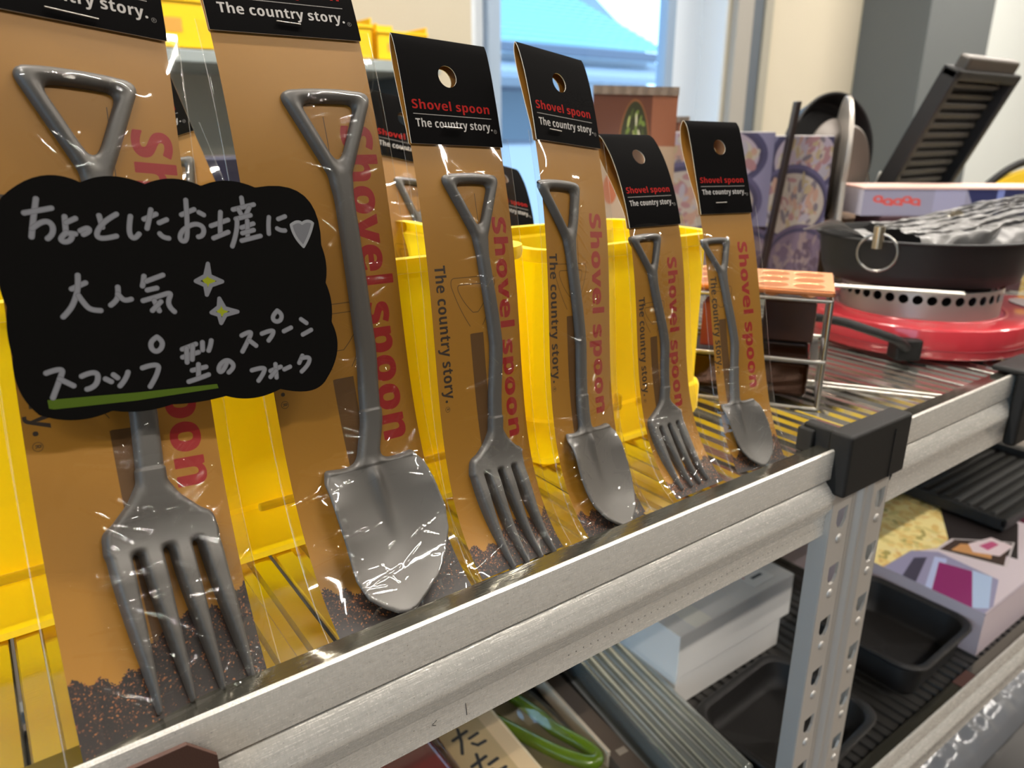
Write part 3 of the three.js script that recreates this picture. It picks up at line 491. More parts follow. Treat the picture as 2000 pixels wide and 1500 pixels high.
  for (const [x, y, t] of [[-0.012, -0.012, 0.006], [0.04, 0.012, 0.0075]]) part('adhesive_pad', box(x - 0.006, x + 0.006, y - 0.006, y + 0.006, -t, -0.0003, 0.0008), M.white, o);
}
// ---------- yellow bins ----------
function bin(x0, x1, z1, depth, h, label) {
  const o = thing('yellow_bin', label, 'bin', [x0, -0.006, z1], 'yellow bins on the top shelf'), L = x1 - x0, t = 0.0018, D = depth;
  const prof = [[0.0012, 0.014], [0.003, 0.006], [0.0035, 0.012], [0.0035, 0.026], [0.0025, 0.0285], [0, 0.0295], [0, h - 0.007], [0.003, h - 0.006], [0.004, h - 0.003], [0.0035, h], [-0.002, h]];
  // outer shell: walls round a rounded rectangle, leaning profile, closed below
  const cr = 0.014, ring = (e) => { const p = [], x = L / 2 + e, z = D / 2 + e, r = cr + e; for (const [cx, cz, a0] of [[x - r, z - r, 0], [-x + r, z - r, 90], [-x + r, -z + r, 180], [x - r, -z + r, 270]]) for (let i = 0; i <= 8; i++) { const a = (a0 + (i * 90) / 8) * RAD; p.push([cx + r * Math.cos(a), cz + r * Math.sin(a)]); } return p; };
  const wallOf = (pr) => { const rings = pr.map(([e, y]) => ring(e).map(([x, z]) => [x + L / 2, y, z - D / 2])), n = rings[0].length; return toCreasedNormals(gridGeo(n, rings.length - 1, (u, v) => rings[Math.round(v * (rings.length - 1))][Math.round(u * n) % n]).toNonIndexed(), 0.7); };
  const bottom = (y) => { const s = new THREE.Shape(ring(-0.001).map(([x, z]) => new THREE.Vector2(x + L / 2, z - D / 2))), g = new THREE.ShapeGeometry(s); g.rotateX(Math.PI / 2); const p = g.attributes.position; for (let i = 0; i < p.count; i++) { p.setXYZ(i, p.getX(i), y, -p.getZ(i) * -1); } g.computeVertexNormals(); return g; };
  part('shell', wallOf([[-0.008, 0.0006], [-0.003, 0.0022], [0.0005, 0.007], ...prof.slice(2)]), M.yellow, o);
  part('bottom', (() => { const g = box(0.006, L - 0.006, 0.0004, 0.0022, -D + 0.006, -0.006, 0.0008); return g; })(), M.yellow, o);
  part('label_rail', merge([box(0.02, L * 0.42, 0.0275, 0.031, 0.0026, 0.0052, 0.0012), box(L * 0.42 - 0.003, L * 0.42, 0.027, 0.036, 0.0004, 0.005, 0.0012), box(L * 0.52, L - 0.02, 0.0275, 0.031, 0.0026, 0.0052, 0.0012)]), M.yellow, o);
  return o;
}
bin(-0.075, 0.213, -0.0815, 0.13, 0.123, 'long yellow plastic bin standing behind the first four packets');
bin(0.224, 0.35, -0.0815, 0.085, 0.119, 'short yellow plastic bin standing behind the two small packets');
// packets standing in the bins
const stock = [[0.115, -0.17, -0.3, 0.3, -0.11, 0.012, 'packaged fork standing in the yellow bin, seen between the two largest packets', 2], [0.195, -0.15, 0.01, -0.203, -0.15, 0, 'packaged fork standing in the yellow bin, seen right of the largest spoon', 2], [0.255, -0.1283, 0.09, -0.236, -0.13, -0.004, 'packaged fork standing in the yellow bin, its header seen left of the fourth packet', 4]];
for (const [x, z, yaw, roll, tip, y, label, from] of stock) {
  const c = packets[from].clone(); c.name = numbered('packaged_fork'); scene.add(c); c.position.set(x, y, z); c.rotation.y = yaw; c.rotation.z = roll; c.rotation.x = tip; c.userData = { ...packets[from].userData, label };
}
// ---------- things behind the bins and on the right ----------
const blotchPaint = (w, h, base, spots, n, s0, s1) => canvasTex(w, h, (g) => { g.fillStyle = base; g.fillRect(0, 0, w, h); for (let i = 0; i < n; i++) { g.fillStyle = spots[Math.floor(rnd() * spots.length)]; g.beginPath(); g.ellipse(rnd() * w, rnd() * h, rr(s0, s1), rr(s0, s1) * 0.6, rnd() * 3, 0, 7); g.fill(); } });
const dish = (g, x, y, r, rim, fill, bits) => { g.fillStyle = rim; g.beginPath(); g.ellipse(x, y, r, r * 0.62, 0, 0, 7); g.fill(); g.fillStyle = 'rgb(60,56,80)'; g.beginPath(); g.ellipse(x, y, r * 0.93, r * 0.55, 0, 0, 7); g.fill(); g.fillStyle = fill; g.beginPath(); g.ellipse(x, y + r * 0.02, r * 0.87, r * 0.5, 0, 0, 7); g.fill(); for (let i = 0; i < 90; i++) { const a = rnd() * 7, q = Math.sqrt(rnd()) * 0.8; g.fillStyle = bits[Math.floor(rnd() * bits.length)]; g.beginPath(); g.ellipse(x + r * q * Math.cos(a), y + r * 0.5 * q * Math.sin(a), r * rr(0.04, 0.15), r * rr(0.03, 0.08), rnd() * 3, 0, 7); g.fill(); } };
const boxPrint = (a, b) => canvasTex(320, 512, (g, w, h) => { g.fillStyle = 'rgb(122,118,144)'; g.fillRect(0, 0, w, h); g.fillStyle = 'rgb(36,22,30)'; g.fillRect(0, h * 0.58, w, h * 0.42); const bits = ['rgb(158,126,112)', 'rgb(140,104,108)', 'rgb(158,150,140)', 'rgb(104,96,104)', 'rgb(150,134,106)', 'rgb(146,140,150)', 'rgb(160,146,138)'];
  dish(g, w * a, h * 0.14, w * 0.6, 'rgb(66,64,92)', 'rgb(150,138,150)', bits); dish(g, w * b, h * 0.42, w * 0.64, 'rgb(80,76,104)', 'rgb(156,146,138)', bits); dish(g, w * 0.62, h * 0.78, w * 0.58, 'rgb(86,76,98)', 'rgb(104,90,106)', ['rgb(120,104,110)', 'rgb(92,78,96)', 'rgb(128,112,112)', 'rgb(80,66,80)']); });
const boxMats = (print) => [0, 1, 2, 3, 4, 5].map((i) => (i === 4 ? std(new THREE.Color(1, 1, 1), 0.45, 0, { map: print }) : std(i === 2 ? col(200, 198, 200) : col(40, 26, 30), 0.5)));
function faceBox(label, x, y, z, w, h, d, turn, print, tilt = 0) {
  const o = thing('cookware_box', label, 'box', [x, y, z]), g = new THREE.BoxGeometry(w, h, d); g.translate(w / 2, h / 2, -d / 2);
  o.rotation.order = 'YXZ'; o.rotation.y = turn; o.rotation.z = tilt; part('carton', g, boxMats(print), o);
  part('top_flap', box(0.001, w - 0.001, h - 0.0004, h + 0.0008, -d + 0.001, -0.001), std(col(206, 200, 198), 0.55), o);
  return o;
}
faceBox('upright cookware box printed with dishes, behind the rightmost small packet', 0.63, -0.006, -0.386, 0.119, 0.172, 0.045, -36 * RAD, boxPrint(0.35, 0.3));
faceBox('upright cookware box printed with dishes, right of the dark divider', 0.7265, -0.006, -0.316, 0.064, 0.168, 0.05, -36 * RAD, boxPrint(0.55, 0.4));
{
  const o = thing('dark_divider', 'dark upright sleeve edge standing between the two printed boxes', 'box', [0.7125, -0.006, -0.3035]); o.rotation.y = -36 * RAD;
  part('panel', (() => { const g = box(0.002, 0.0075, 0, 0.203, -0.012, 0, 0.001); const p = g.attributes.position; for (let i = 0; i < p.count; i++) p.setX(i, p.getX(i) + p.getY(i) * 0.1 - 0.006); g.computeVertexNormals(); return g; })(), std(col(36, 26, 22), 0.4), o);
}
{ // round pans standing on edge behind a steel bookend
  const pan = (label, x, z, y, r, turn, tilt, m) => { const o = thing('round_pan', label, 'pan', [x, y, z]); o.rotation.order = 'YXZ'; o.rotation.set(tilt, turn, 0); const g = new THREE.LatheGeometry([[0, 0], [r * 0.8, 0], [r * 0.88, 0.003], [r * 0.96, 0.02], [r, 0.022], [r, 0.025], [r * 0.94, 0.024], [r * 0.86, 0.006], [r * 0.8, 0.003], [0, 0.003]].map(([a, b]) => new THREE.Vector2(a, b)), 64); g.rotateX(Math.PI / 2); g.translate(0, r, 0); part('pan_body', g, m, o); const h = new THREE.TorusGeometry(r * 0.72, 0.0012, 6, 48); h.translate(0, r, 0.0036); part('ring_groove', h, m, o); return o; };
  pan('round black pan standing on edge behind the printed box', 0.884, -0.362, 0.0692, 0.071, -10 * RAD, -0.06, M.panBlack);
  pan('round grey pan standing on edge beside the steel bookend', 0.853, -0.302, 0.0692, 0.056, 180 * RAD, 0, std(col(92, 84, 77), 0.55, 0.2));
  const u = thing('brown_carton', 'brown carton hidden behind the pot, carrying the round pans', 'box', [0.82, -0.006, -0.43]); part('carton', box(0, 0.13, 0, 0.0745, 0, 0.135, 0.001), std(col(110, 84, 62), 0.7), u); part('lid', box(-0.001, 0.131, 0.066, 0.075, -0.001, 0.136, 0.001), std(col(118, 90, 66), 0.7), u);
  const b = thing('steel_bookend', 'thin steel bookend with a rounded top right of the printed boxes', 'bookend', [0.79, -0.006, -0.27]); b.rotation.y = -51 * RAD;
  const s = new THREE.Shape(); s.moveTo(0, 0); s.lineTo(0.12, 0); s.lineTo(0.12, 0.12); s.absarc(0.06, 0.15, 0.06, -0.5, Math.PI + 0.5, false); s.lineTo(0, 0);
  const g = new THREE.ExtrudeGeometry(s, { depth: 0.003, bevelEnabled: true, bevelSize: 0.001, bevelThickness: 0.001, bevelSegments: 2, curveSegments: 24 }); g.rotateY(Math.PI / 2); g.translate(0, 0, 0.01); part('plate', g, std(col(176, 168, 158), 0.35, 0.3), b); part('foot', box(0, 0.06, 0, 0.002, -0.11, 0.01), M.steelWire, b);
}
{ // snack pouch behind the bins
  const front = canvasTex(512, 512, (g, w, h) => { g.fillStyle = 'rgb(196,168,140)'; g.fillRect(0, 0, w, h); g.fillStyle = 'rgb(112,66,48)'; g.fillRect(0, 0, w, h * 0.24); g.fillStyle = 'rgb(166,104,74)'; g.fillRect(w * 0.7, 0, w * 0.3, h * 0.24);
    for (const [x, y, r, c] of [[0.24, 0.42, 0.08, 'rgb(190,104,60)'], [0.1, 0.4, 0.05, 'rgb(120,96,60)'], [0.24, 0.72, 0.1, 'rgb(70,40,44)'], [0.42, 0.62, 0.08, 'rgb(132,78,52)'], [0.78, 0.75, 0.1, 'rgb(214,170,90)'], [0.9, 0.9, 0.08, 'rgb(120,150,80)'], [0.06, 0.7, 0.07, 'rgb(200,140,90)']]) { g.fillStyle = c; g.beginPath(); g.ellipse(x * w, y * h, r * w, r * h * 0.8, 0, 0, 7); g.fill(); }
    g.fillStyle = 'rgb(150,96,56)'; g.beginPath(); g.ellipse(w * 0.5, h * 0.3, w * 0.2, h * 0.25, 0, 0, 7); g.fill(); g.fillStyle = 'rgb(58,60,34)'; g.beginPath(); g.ellipse(w * 0.5, h * 0.26, w * 0.17, h * 0.2, 0, 0, 7); g.fill();
    for (let i = 0; i < 60; i++) { g.fillStyle = ['rgb(196,204,120)', 'rgb(120,140,60)', 'rgb(226,220,186)', 'rgb(84,96,44)'][i % 4]; const a = rnd() * 7, q = Math.sqrt(rnd()) * 0.14; g.beginPath(); g.ellipse(w * (0.5 + q * Math.cos(a)), h * (0.26 + q * 1.2 * Math.sin(a)), 14, 6, rnd() * 3, 0, 7); g.fill(); }
    g.strokeStyle = 'rgb(120,92,70)'; g.lineWidth = 4; g.beginPath(); g.arc(w * 0.62, h * 0.66, 26, 0, 7); g.stroke(); });
  const pouch = (label, x, z, w, h, turn, tilt, m) => { const o = thing('food_pouch', label, 'pouch', [x, -0.006, z]); o.rotation.order = 'YXZ'; o.rotation.set(-0.06, turn, tilt); const f = (sg) => (u, v) => [(u - 0.5) * w * (1 - 0.02 * Math.sin(v * 9)), v * h, sg * 0.022 * Math.sin(Math.PI * u) ** 0.7 * (1 - smooth(0.25, 0.93, v)) + sg * 0.0004];
    part('pouch_front', gridGeo(24, 40, f(1)), m, o); part('pouch_back', gridGeo(24, 40, f(-1)), std(col(170, 140, 112), 0.5), o); part('seal', gridGeo(120, 2, (u, v) => [(u - 0.5) * w, h * (0.965 + 0.035 * v), 0.0012 + 0.0006 * Math.sin(u * 400)]), std(col(128, 112, 98), 0.4), o); return o; };
  pouch('brown food pouch printed with a bowl of salad, in front of the window', 0.5, -0.305, 0.078, 0.212, -34 * RAD, -0.02, std(new THREE.Color(0.62, 0.62, 0.62), 0.4, 0, { map: front }));
  pouch('small brown food pouch peeking over the rightmost packet', 0.69, -0.43, 0.042, 0.19, -36 * RAD, 0, std(new THREE.Color(0.62, 0.62, 0.62), 0.4, 0, { map: front }));
}
{ // wall shelf with far bins, at the upper left
  const s = thing('wall_shelf', 'grey wall shelf carrying yellow bins at the upper left', 'shelf', [-0.6, 0.283, -1.6]); part('board', box(0, 1.5, 0, 0.022, 0, 0.3, 0.003), std(col(150, 158, 156), 0.5), s); part('bracket', box(0.3, 0.32, -0.14, 0, 0, 0.25), M.steelWire, s); part('bracket', box(1.46, 1.48, -0.14, 0, 0, 0.25), std(col(70, 72, 72), 0.5), s);
  const far = (label, x, z, w, h, d) => { const o = thing('storage_bin', label, 'bin', [x, 0.3052, z]); part('body', merge([box(0, w, 0, 0.004, -d, 0), box(0, w, 0, h * 0.62, -0.003, 0, 0.001), box(0, w, 0, h, -d, -d + 0.003, 0.001), box(0, 0.003, 0, h * 0.8, -d, 0, 0.001), box(w - 0.003, w, 0, h * 0.8, -d, 0, 0.001)]), M.yellowSolid, o); part('rim', box(-0.002, w + 0.002, h * 0.6, h * 0.66, -0.002, 0.004, 0.0015), M.yellowSolid, o); part('label', box(w * 0.2, w * 0.7, h * 0.22, h * 0.4, 0, 0.0008), std(col(206, 150, 60), 0.6), o); return o; };
  far('yellow bin on the wall shelf, left of the second packet', 0.24, -1.32, 0.2, 0.13, 0.16);
  far('yellow bin on the wall shelf, right of the second packet', 0.62, -1.32, 0.13, 0.1, 0.16); far('yellow bin at the right end of the wall shelf', 0.765, -1.33, 0.12, 0.09, 0.16);
  const g = new THREE.SphereGeometry(0.05, 24, 16), p = g.attributes.position; for (let i = 0; i < p.count; i++) { const k = 1 + 0.3 * perlin.noise(p.getX(i) * 60, p.getY(i) * 60, p.getZ(i) * 60); p.setXYZ(i, p.getX(i) * k * 0.9, p.getY(i) * k * 0.7, p.getZ(i) * k * 0.8); } g.computeVertexNormals(); const b = single('plastic_bag', g, phys(col(168, 158, 146), 0.25, { transmission: 0.4, thickness: 0 }), 'crumpled clear bag lying in the bin on the wall shelf', 'bag'); b.position.set(0.68, 0.4, -1.4);
  const n = thing('navy_box', 'dark navy box between the two leftmost packets', 'box', [0.17, -0.006, -0.42]); part('carton', rbox(0.09, 0.155, 0.06, 0.002), std(col(34, 36, 62), 0.5), n); part('label', box(-0.03, 0.03, 0.1, 0.12, 0.03, 0.0306), std(col(58, 58, 88), 0.5), n);
}
// wire stand with copper plate, brown tray and small boxes
{
  const at = [0.452, -0.006, -0.068], turn = 33 * RAD;   // long side runs back and to the left
  const o = thing('wire_stand', 'three tier wire stand between the rightmost packet and the black pot', 'stand', at); o.rotation.y = turn;
  const frame = (y, x0, x1, z0, z1) => wire([[x0, y, z0], [x1, y, z0], [x1, y, z1], [x0, y, z1], [x0, y, z0]], 0.0013);
  part('base_frame', merge([frame(0.0014, -0.03, 0.03, -0.112, 0.002), wire([[0.022, 0.0014, 0.0], [0.022, 0.0014, 0.083], [0.03, 0.0014, 0.083], [0.03, 0.0014, 0.0]], 0.0009)]), M.steelWire, o); part('middle_frame', frame(0.034, -0.032, 0.036, -0.115, 0.002), M.steelWire, o); part('top_frame', merge([frame(0.073, -0.03, 0.03, -0.112, 0.002), wire([[0.024, 0.073, 0.0], [0.024, 0.073, 0.083], [0.03, 0.073, 0.083], [0.03, 0.073, 0.0]], 0.0009)]), M.steelWire, o);
  for (const [x, z] of [[-0.03, -0.112], [0.03, -0.112], [-0.03, 0.002], [0.03, 0.002]]) part('leg', wire([[x, 0.0014, z], [x, 0.073, z]], 0.0013), M.steelWire, o);
  for (const x of [-0.012, 0.006]) part('cross_wire', wire([[x, 0.073, -0.112], [x, 0.073, 0.002]], 0.001), M.steelWire, o);
  const c = thing('copper_plate', 'copper coloured plate with round wells on top of the wire stand', 'plate', [at[0] + 0.006, 0.0685, at[2] + 0.003]); c.rotation.y = turn;
  const well = (x, z) => { let h = 0; for (let i = 0; i < 3; i++) for (let j = 0; j < 5; j++) { const r = Math.hypot(x - (i - 1) * 0.021, z - (j - 2) * 0.022 + 0.062); if (r < 0.0092) h = -0.0075 * Math.sqrt(1 - (r / 0.0092) ** 2); } return h; };
  part('plate_top', gridGeo(80, 120, (u, v) => { const x = (u - 0.5) * 0.068, z = (v - 0.5) * 0.118 - 0.062; return [x, 0.0052 + well(x, z), z]; }), std(col(255, 186, 136), 0.32, 0.6), c);
  part('plate_edge', box(-0.0345, 0.0345, 0.0012, 0.005, -0.1215, -0.0025, 0.0015), std(col(200, 128, 84), 0.4, 0.8), c);
  const t = thing('brown_tray', 'glossy dark amber tray on the middle tier of the wire stand', 'tray', [at[0], -0.006 + 0.0355, at[2]]); t.rotation.y = turn;
  part('tray', box(-0.028, 0.028, -0.028, -0.004, -0.108, -0.006, 0.003), phys(col(50, 25, 9), 0.12, { metalness: 0.6 }), t); part('tray_rim', merge([box(-0.0305, 0.0305, -0.004, -0.0016, -0.112, -0.106), box(-0.0305, 0.0305, -0.004, -0.0016, -0.006, -0.001), box(-0.0305, -0.0265, -0.004, -0.0016, -0.106, -0.006), box(0.0265, 0.0305, -0.004, -0.0016, -0.106, -0.006)]), std(col(120, 116, 112), 0.3, 0.8), t);
  for (const [x, z, w, h, cc, label] of [[0.02, -0.022, 0.022, 0.028, col(74, 46, 34), 'small brown carton under the copper plate'], [-0.012, -0.06, 0.02, 0.03, col(150, 60, 70), 'small pink carton behind the brown one under the copper plate']]) {
    const b = thing('small_carton', label, 'carton', [at[0] + x * Math.cos(turn) + z * Math.sin(turn), 0.0293, at[2] - x * Math.sin(turn) + z * Math.cos(turn)]); b.rotation.y = turn;
    part('carton', rbox(w, h, 0.034, 0.001), std(cc, 0.5), b); part('print', box(-w * 0.3, w * 0.3, h * 0.35, h * 0.6, 0.017, 0.0173), std(col(172, 150, 132), 0.6), b);
  }
}
// red hot plate
{
  const C = [0.661, -0.006, -0.108], o = thing('hot_plate', 'red electric hot plate with a perforated ring, under the black pot', 'hot plate', C), red = phys(col(182, 50, 58), 0.28, { clearcoat: 0.5, clearcoatRoughness: 0.1 });
  o.rotation.y = -36 * RAD;   // its front panel points along the shelf edge
  const s = new THREE.Shape(); s.absarc(0, 0, 0.086, 0.62, Math.PI * 2 - 0.62, false); s.quadraticCurveTo(0.1, -0.045, 0.128, -0.034); s.quadraticCurveTo(0.136, 0, 0.128, 0.034); s.quadraticCurveTo(0.1, 0.045, 0.086 * Math.cos(0.62), 0.086 * Math.sin(0.62));
  const g = new THREE.ExtrudeGeometry(s, { depth: 0.019, bevelEnabled: true, bevelSize: 0.003, bevelThickness: 0.003, bevelSegments: 5, curveSegments: 48 }); g.rotateX(-Math.PI / 2); g.translate(0, 0.0075, 0); part('base', toCreasedNormals(g, 0.5), red, o);
  part('seam_line', (() => { const t = new THREE.TorusGeometry(0.0905, 0.0004, 6, 64, 4.6); t.rotateX(Math.PI / 2); t.rotateY(0.9); t.translate(0, 0.0125, 0); return t; })(), std(col(120, 24, 34), 0.5), o);
  for (const [x, z] of [[-0.06, 0.03], [0.02, 0.066], [0.05, -0.04], [0.108, 0.012]]) part('foot', (() => { const f = new THREE.CylinderGeometry(0.008, 0.007, 0.0048, 20); f.translate(x, 0.0024, z); return f; })(), M.blackPlastic, o);
  part('drip_groove', (() => { const t = new THREE.TorusGeometry(0.067, 0.0016, 8, 64); t.rotateX(Math.PI / 2); t.translate(0, 0.0292, 0); return t; })(), red, o);
  const R = 0.0625, Hh = 0.024, ring = cutSolid(0, Math.PI * 2 * R, 0, Hh, 0.0011, (x, y) => { const p = Math.PI * 2 * R / 38, u = ((x % p) + p) % p - p / 2; return Math.max(y - Hh + 1e-5, -y + 1e-5, 0.0038 - Math.hypot(u, y - 0.0172)); }, (x, y) => [R * Math.cos(x / R), 0.0285 + y, R * Math.sin(x / R)], (x, y) => [(R - 0.001) * Math.cos(x / R), 0.0285 + y, (R - 0.001) * Math.sin(x / R)]);
  part('perforated_ring', merge([ring.front, ring.back, ring.side]), std(col(176, 168, 160), 0.4, 0.7), o);
  part('heating_disc', (() => { const f = new THREE.CylinderGeometry(0.055, 0.055, 0.012, 48); f.translate(0, 0.0325, 0); return f; })(), M.panBlack, o);
  part('control_label', (() => { const f = new THREE.CylinderGeometry(0.019, 0.019, 0.0012, 40); f.scale(0.75, 1, 1.25); f.translate(0.102, 0.0298, 0); return f; })(), std(col(120, 96, 98), 0.5), o);
  part('control_knob', (() => { const f = new THREE.CylinderGeometry(0.006, 0.007, 0.003, 24); f.translate(0.102, 0.0315, 0.002); return f; })(), std(col(60, 26, 34), 0.4), o);
  part('socket', box(-0.056, -0.036, 0.004, 0.021, 0.07, 0.086, 0.002), M.blackPlastic, o);
  single('power_cable', tube([[0.58, 0.007, -0.071], [0.566, 0.011, -0.066], [0.55, 0.019, -0.066], [0.535, 0.026, -0.08], [0.531, 0.029, -0.1], [0.535, 0.026, -0.132], [0.553, 0.01, -0.18], [0.58, -0.0025, -0.22]], 0.0036, 60), M.blackPlastic, 'black power cable curving out of the red hot plate', 'cable');
  const p = thing('black_pot', 'black oval pot with a ring handle on the red hot plate', 'pot', [C[0] + 0.006, 0.0468, C[2] - 0.006]); p.rotation.y = -36 * RAD;
  const lathe = (pts) => { const l = new THREE.LatheGeometry(pts.map(([a, b]) => new THREE.Vector2(a, b)), 96); l.scale(1.0, 1, 0.86); return l; };
  part('pot_body', lathe([[0, 0], [0.07, 0], [0.078, 0.003], [0.0815, 0.012], [0.0855, 0.036], [0.0885, 0.037], [0.0885, 0.0385], [0.084, 0.0385], [0.079, 0.012], [0.072, 0.004], [0, 0.004]]), M.panBlack, p);
  for (const a of [1, -1]) {
    const h = part('ring_handle', (() => { const t = new THREE.TorusGeometry(0.0145, 0.0011, 10, 48); t.translate(0, 0, 0); return t; })(), M.steelWire, p, 'steel ring handle'); h.position.set(a > 0 ? -0.0665 : 0.05, a > 0 ? 0.03 : 0.043, a > 0 ? 0.0575 : -0.058); h.rotation.y = a > 0 ? -0.6 : 0; if (a < 0) h.rotation.x = 1.3;
    part('ring_post', (() => { const f = new THREE.CylinderGeometry(0.0042, 0.0042, 0.017, 20); f.translate(-0.001, 0.0115, -0.001); return f; })(), std(col(196, 184, 160), 0.25, 0.9), h);
  }
  const film = phys(new THREE.Color(0.2, 0.19, 0.18), 0.45, { transmission: 0.6, thickness: 0 });
  const b = single('plastic_wrap', gridGeo(90, 60, (u, v) => { const x = lerp(-0.02, 0.15, u), z = lerp(-0.06, 0.05, v), fan = Math.atan2(z + 0.01, 0.17 - x), f = Math.sin(fan * 46 + perlin.noise(x * 50, z * 50, 1) * 3); return [x, 0.002 + 0.026 * smooth(-0.02, 0.14, x) * (1 - 0.5 * smooth(0.0, 0.05, z)) + 0.0012 * f + 0.0016 * perlin.noise(x * 160, z * 160, 5) - 0.014 * smooth(0.036, 0.05, z), z + 0.004 * f]; }), film, 'crumpled clear plastic wrap lying over the black pot', 'wrap'); b.position.set(C[0] + 0.012, 0.084, C[2] - 0.012); b.rotation.y = -36 * RAD;
  const f2 = single('plastic_flap', gridGeo(30, 12, (u, v) => [lerp(-0.1, -0.045, u), 0.0015 + 0.006 * Math.sin(u * 5) * v + 0.001 * perlin.noise(u * 9, v * 9, 2) + 0.012 * smooth(0.5, 0, u) * v, lerp(-0.015, 0.03, v)]), film, 'loose flap of grey plastic at the left rim of the black pot', 'wrap'); f2.position.set(C[0] + 0.006, 0.0845, C[2] - 0.006); f2.rotation.y = -36 * RAD;
}
// boxes and grill behind the pot
{
  const lower = thing('dark_carton', 'dark carton under the lilac lettered box', 'box', [0.8, -0.006, -0.25]); lower.rotation.y = -34 * RAD; part('carton', box(0.025, 0.2, 0, 0.084, -0.06, 0, 0.001), std(col(66, 40, 46), 0.5), lower); part('flap', box(0.027, 0.198, 0.0838, 0.0845, -0.058, -0.002), std(col(120, 100, 104), 0.5), lower);
  const up = thing('lettered_box', 'lilac and navy box with red lettering and a salmon top behind the black pot', 'box', [0.806, 0.0787, -0.252]); up.rotation.y = -38 * RAD;
  const front = canvasTex(512, 96, (g, w, h) => { g.fillStyle = 'rgb(146,144,164)'; g.fillRect(0, 0, w, h); g.fillStyle = 'rgb(158,156,182)'; g.fillRect(w * 0.32, 0, w * 0.14, h); g.fillStyle = 'rgb(44,48,88)'; g.beginPath(); g.moveTo(w * 0.46, 0); g.lineTo(w, 0); g.lineTo(w, h); g.lineTo(w * 0.52, h); g.fill(); g.fillStyle = 'rgb(120,132,190)'; g.fillRect(w * 0.6, 0, 16, h); g.fillRect(w * 0.72, 0, 10, h); g.fillStyle = 'rgb(204,84,78)'; g.font = 'bold 40px sans-serif'; g.lineWidth = 7; g.strokeStyle = 'rgb(204,84,78)'; for (const [x, y] of [[0.07, 0.4], [0.115, 0.5], [0.16, 0.5], [0.2, 0.42], [0.24, 0.5]]) { g.beginPath(); g.arc(w * x, h * y, 9, 0.6, 5.6); g.lineTo(w * x + 9, h * y + 14); g.stroke(); } });
  const top = blotchPaint(256, 128, 'rgb(224,196,180)', ['rgb(222,140,116)', 'rgb(214,170,150)', 'rgb(232,214,200)'], 40, 8, 34);
  part('carton', box(0, 0.24, 0, 0.03, -0.07, 0), [0, 1, 2, 3, 4, 5].map((i) => std(i === 4 || i === 2 ? new THREE.Color(1, 1, 1) : col(190, 186, 200), 0.45, 0, i === 4 ? { map: front } : i === 2 ? { map: top } : {})), up); part('lid_edge', box(-0.0008, 0.2408, 0.0285, 0.0306, -0.0704, 0.0008), std(col(214, 178, 166), 0.5), up);
  const g = thing('grill_pan', 'long black ribbed grill pan propped up at the upper right', 'pan', [0.93, -0.0015, -0.352]); g.rotation.x = 24 * RAD;
  part('tray', (() => { const r = 0.012, list = [box(0, 0.165, 0, 0.262, -0.004, 0, 0.001), box(0, 0.012, 0, 0.262, -0.004, 0.016, 0.003), box(0.153, 0.165, 0, 0.262, -0.004, 0.016, 0.003), box(0, 0.165, 0.25, 0.262, -0.004, 0.016, 0.003), box(0, 0.165, 0, r, -0.004, 0.016, 0.003)]; return merge(list); })(), M.panBlack, g);
  part('pour_lip', box(0.02, 0.15, 0.256, 0.276, -0.004, 0.012, 0.004, 3), std(col(72, 65, 57), 0.5, 0.1), g);
  for (let i = 0; i < 19; i++) part('rib', box(0.024, 0.146, 0.02 + i * 0.0122, 0.0262 + i * 0.0122, -0.001, 0.006, 0.0022), std(col(54, 49, 43), 0.5, 0.1), g);
  const hook = (label, x, y, z) => { const h = single('wire_hook', tube([[-0.012, -0.03, 0], [-0.004, -0.004, 0.002], [0, 0.002, 0.003], [0.005, -0.004, 0.002], [0.006, -0.03, 0]], 0.0016, 24), M.steelWire, label, 'hook'); h.position.set(x, y, z); h.rotation.y = -36 * RAD; };
  const rack = thing('plate_rack', 'steel plate rack loops standing behind the lettered box', 'rack', [0.83, 0.0813, -0.345]);
  part('rail', wire([[0, 0.0016, 0], [0.2, 0.0016, 0.0]], 0.0016), M.steelWire, rack);
  for (const [x, y] of [[0.052, 0.036], [0.142, 0.034], [0.175, 0.034]]) part('loop', tube([[x - 0.012, 0.0016, 0], [x - 0.006, y * 0.6, 0], [x, y, 0], [x + 0.006, y * 0.7, 0], [x + 0.008, 0.0016, 0]], 0.0014, 30), M.steelWire, rack);
  const yb = thing('yellow_package', 'yellow package with a black edge at the right border of the photo', 'package', [1.275, 0, -0.33]); yb.rotation.y = -36 * RAD; part('body', (() => { const s = new THREE.Shape(); s.moveTo(0, 0); s.lineTo(0.2, 0); s.lineTo(0.2, 0.12); s.quadraticCurveTo(0.06, 0.13, 0.006, 0.088); s.lineTo(0, 0); const e = new THREE.ExtrudeGeometry(s, { depth: 0.02, bevelEnabled: false }); return e; })(), std(col(226, 186, 40), 0.5), yb); part('black_edge', tube([[-0.002, 0.07, 0.011], [0.004, 0.09, 0.011], [0.06, 0.125, 0.011], [0.2, 0.124, 0.011]], 0.006, 30), M.blackPlastic, yb);
  const under = thing('display_block', 'white block under the yellow package', 'box', [1.24, -0.0055, -0.4]); part('carton', box(0, 0.3, 0, 0.004, -0.1, 0.1, 0.001), M.white, under); part('lid', box(0.03, 0.301, 0.0002, 0.005, -0.101, 0.101, 0.001), M.white, under);
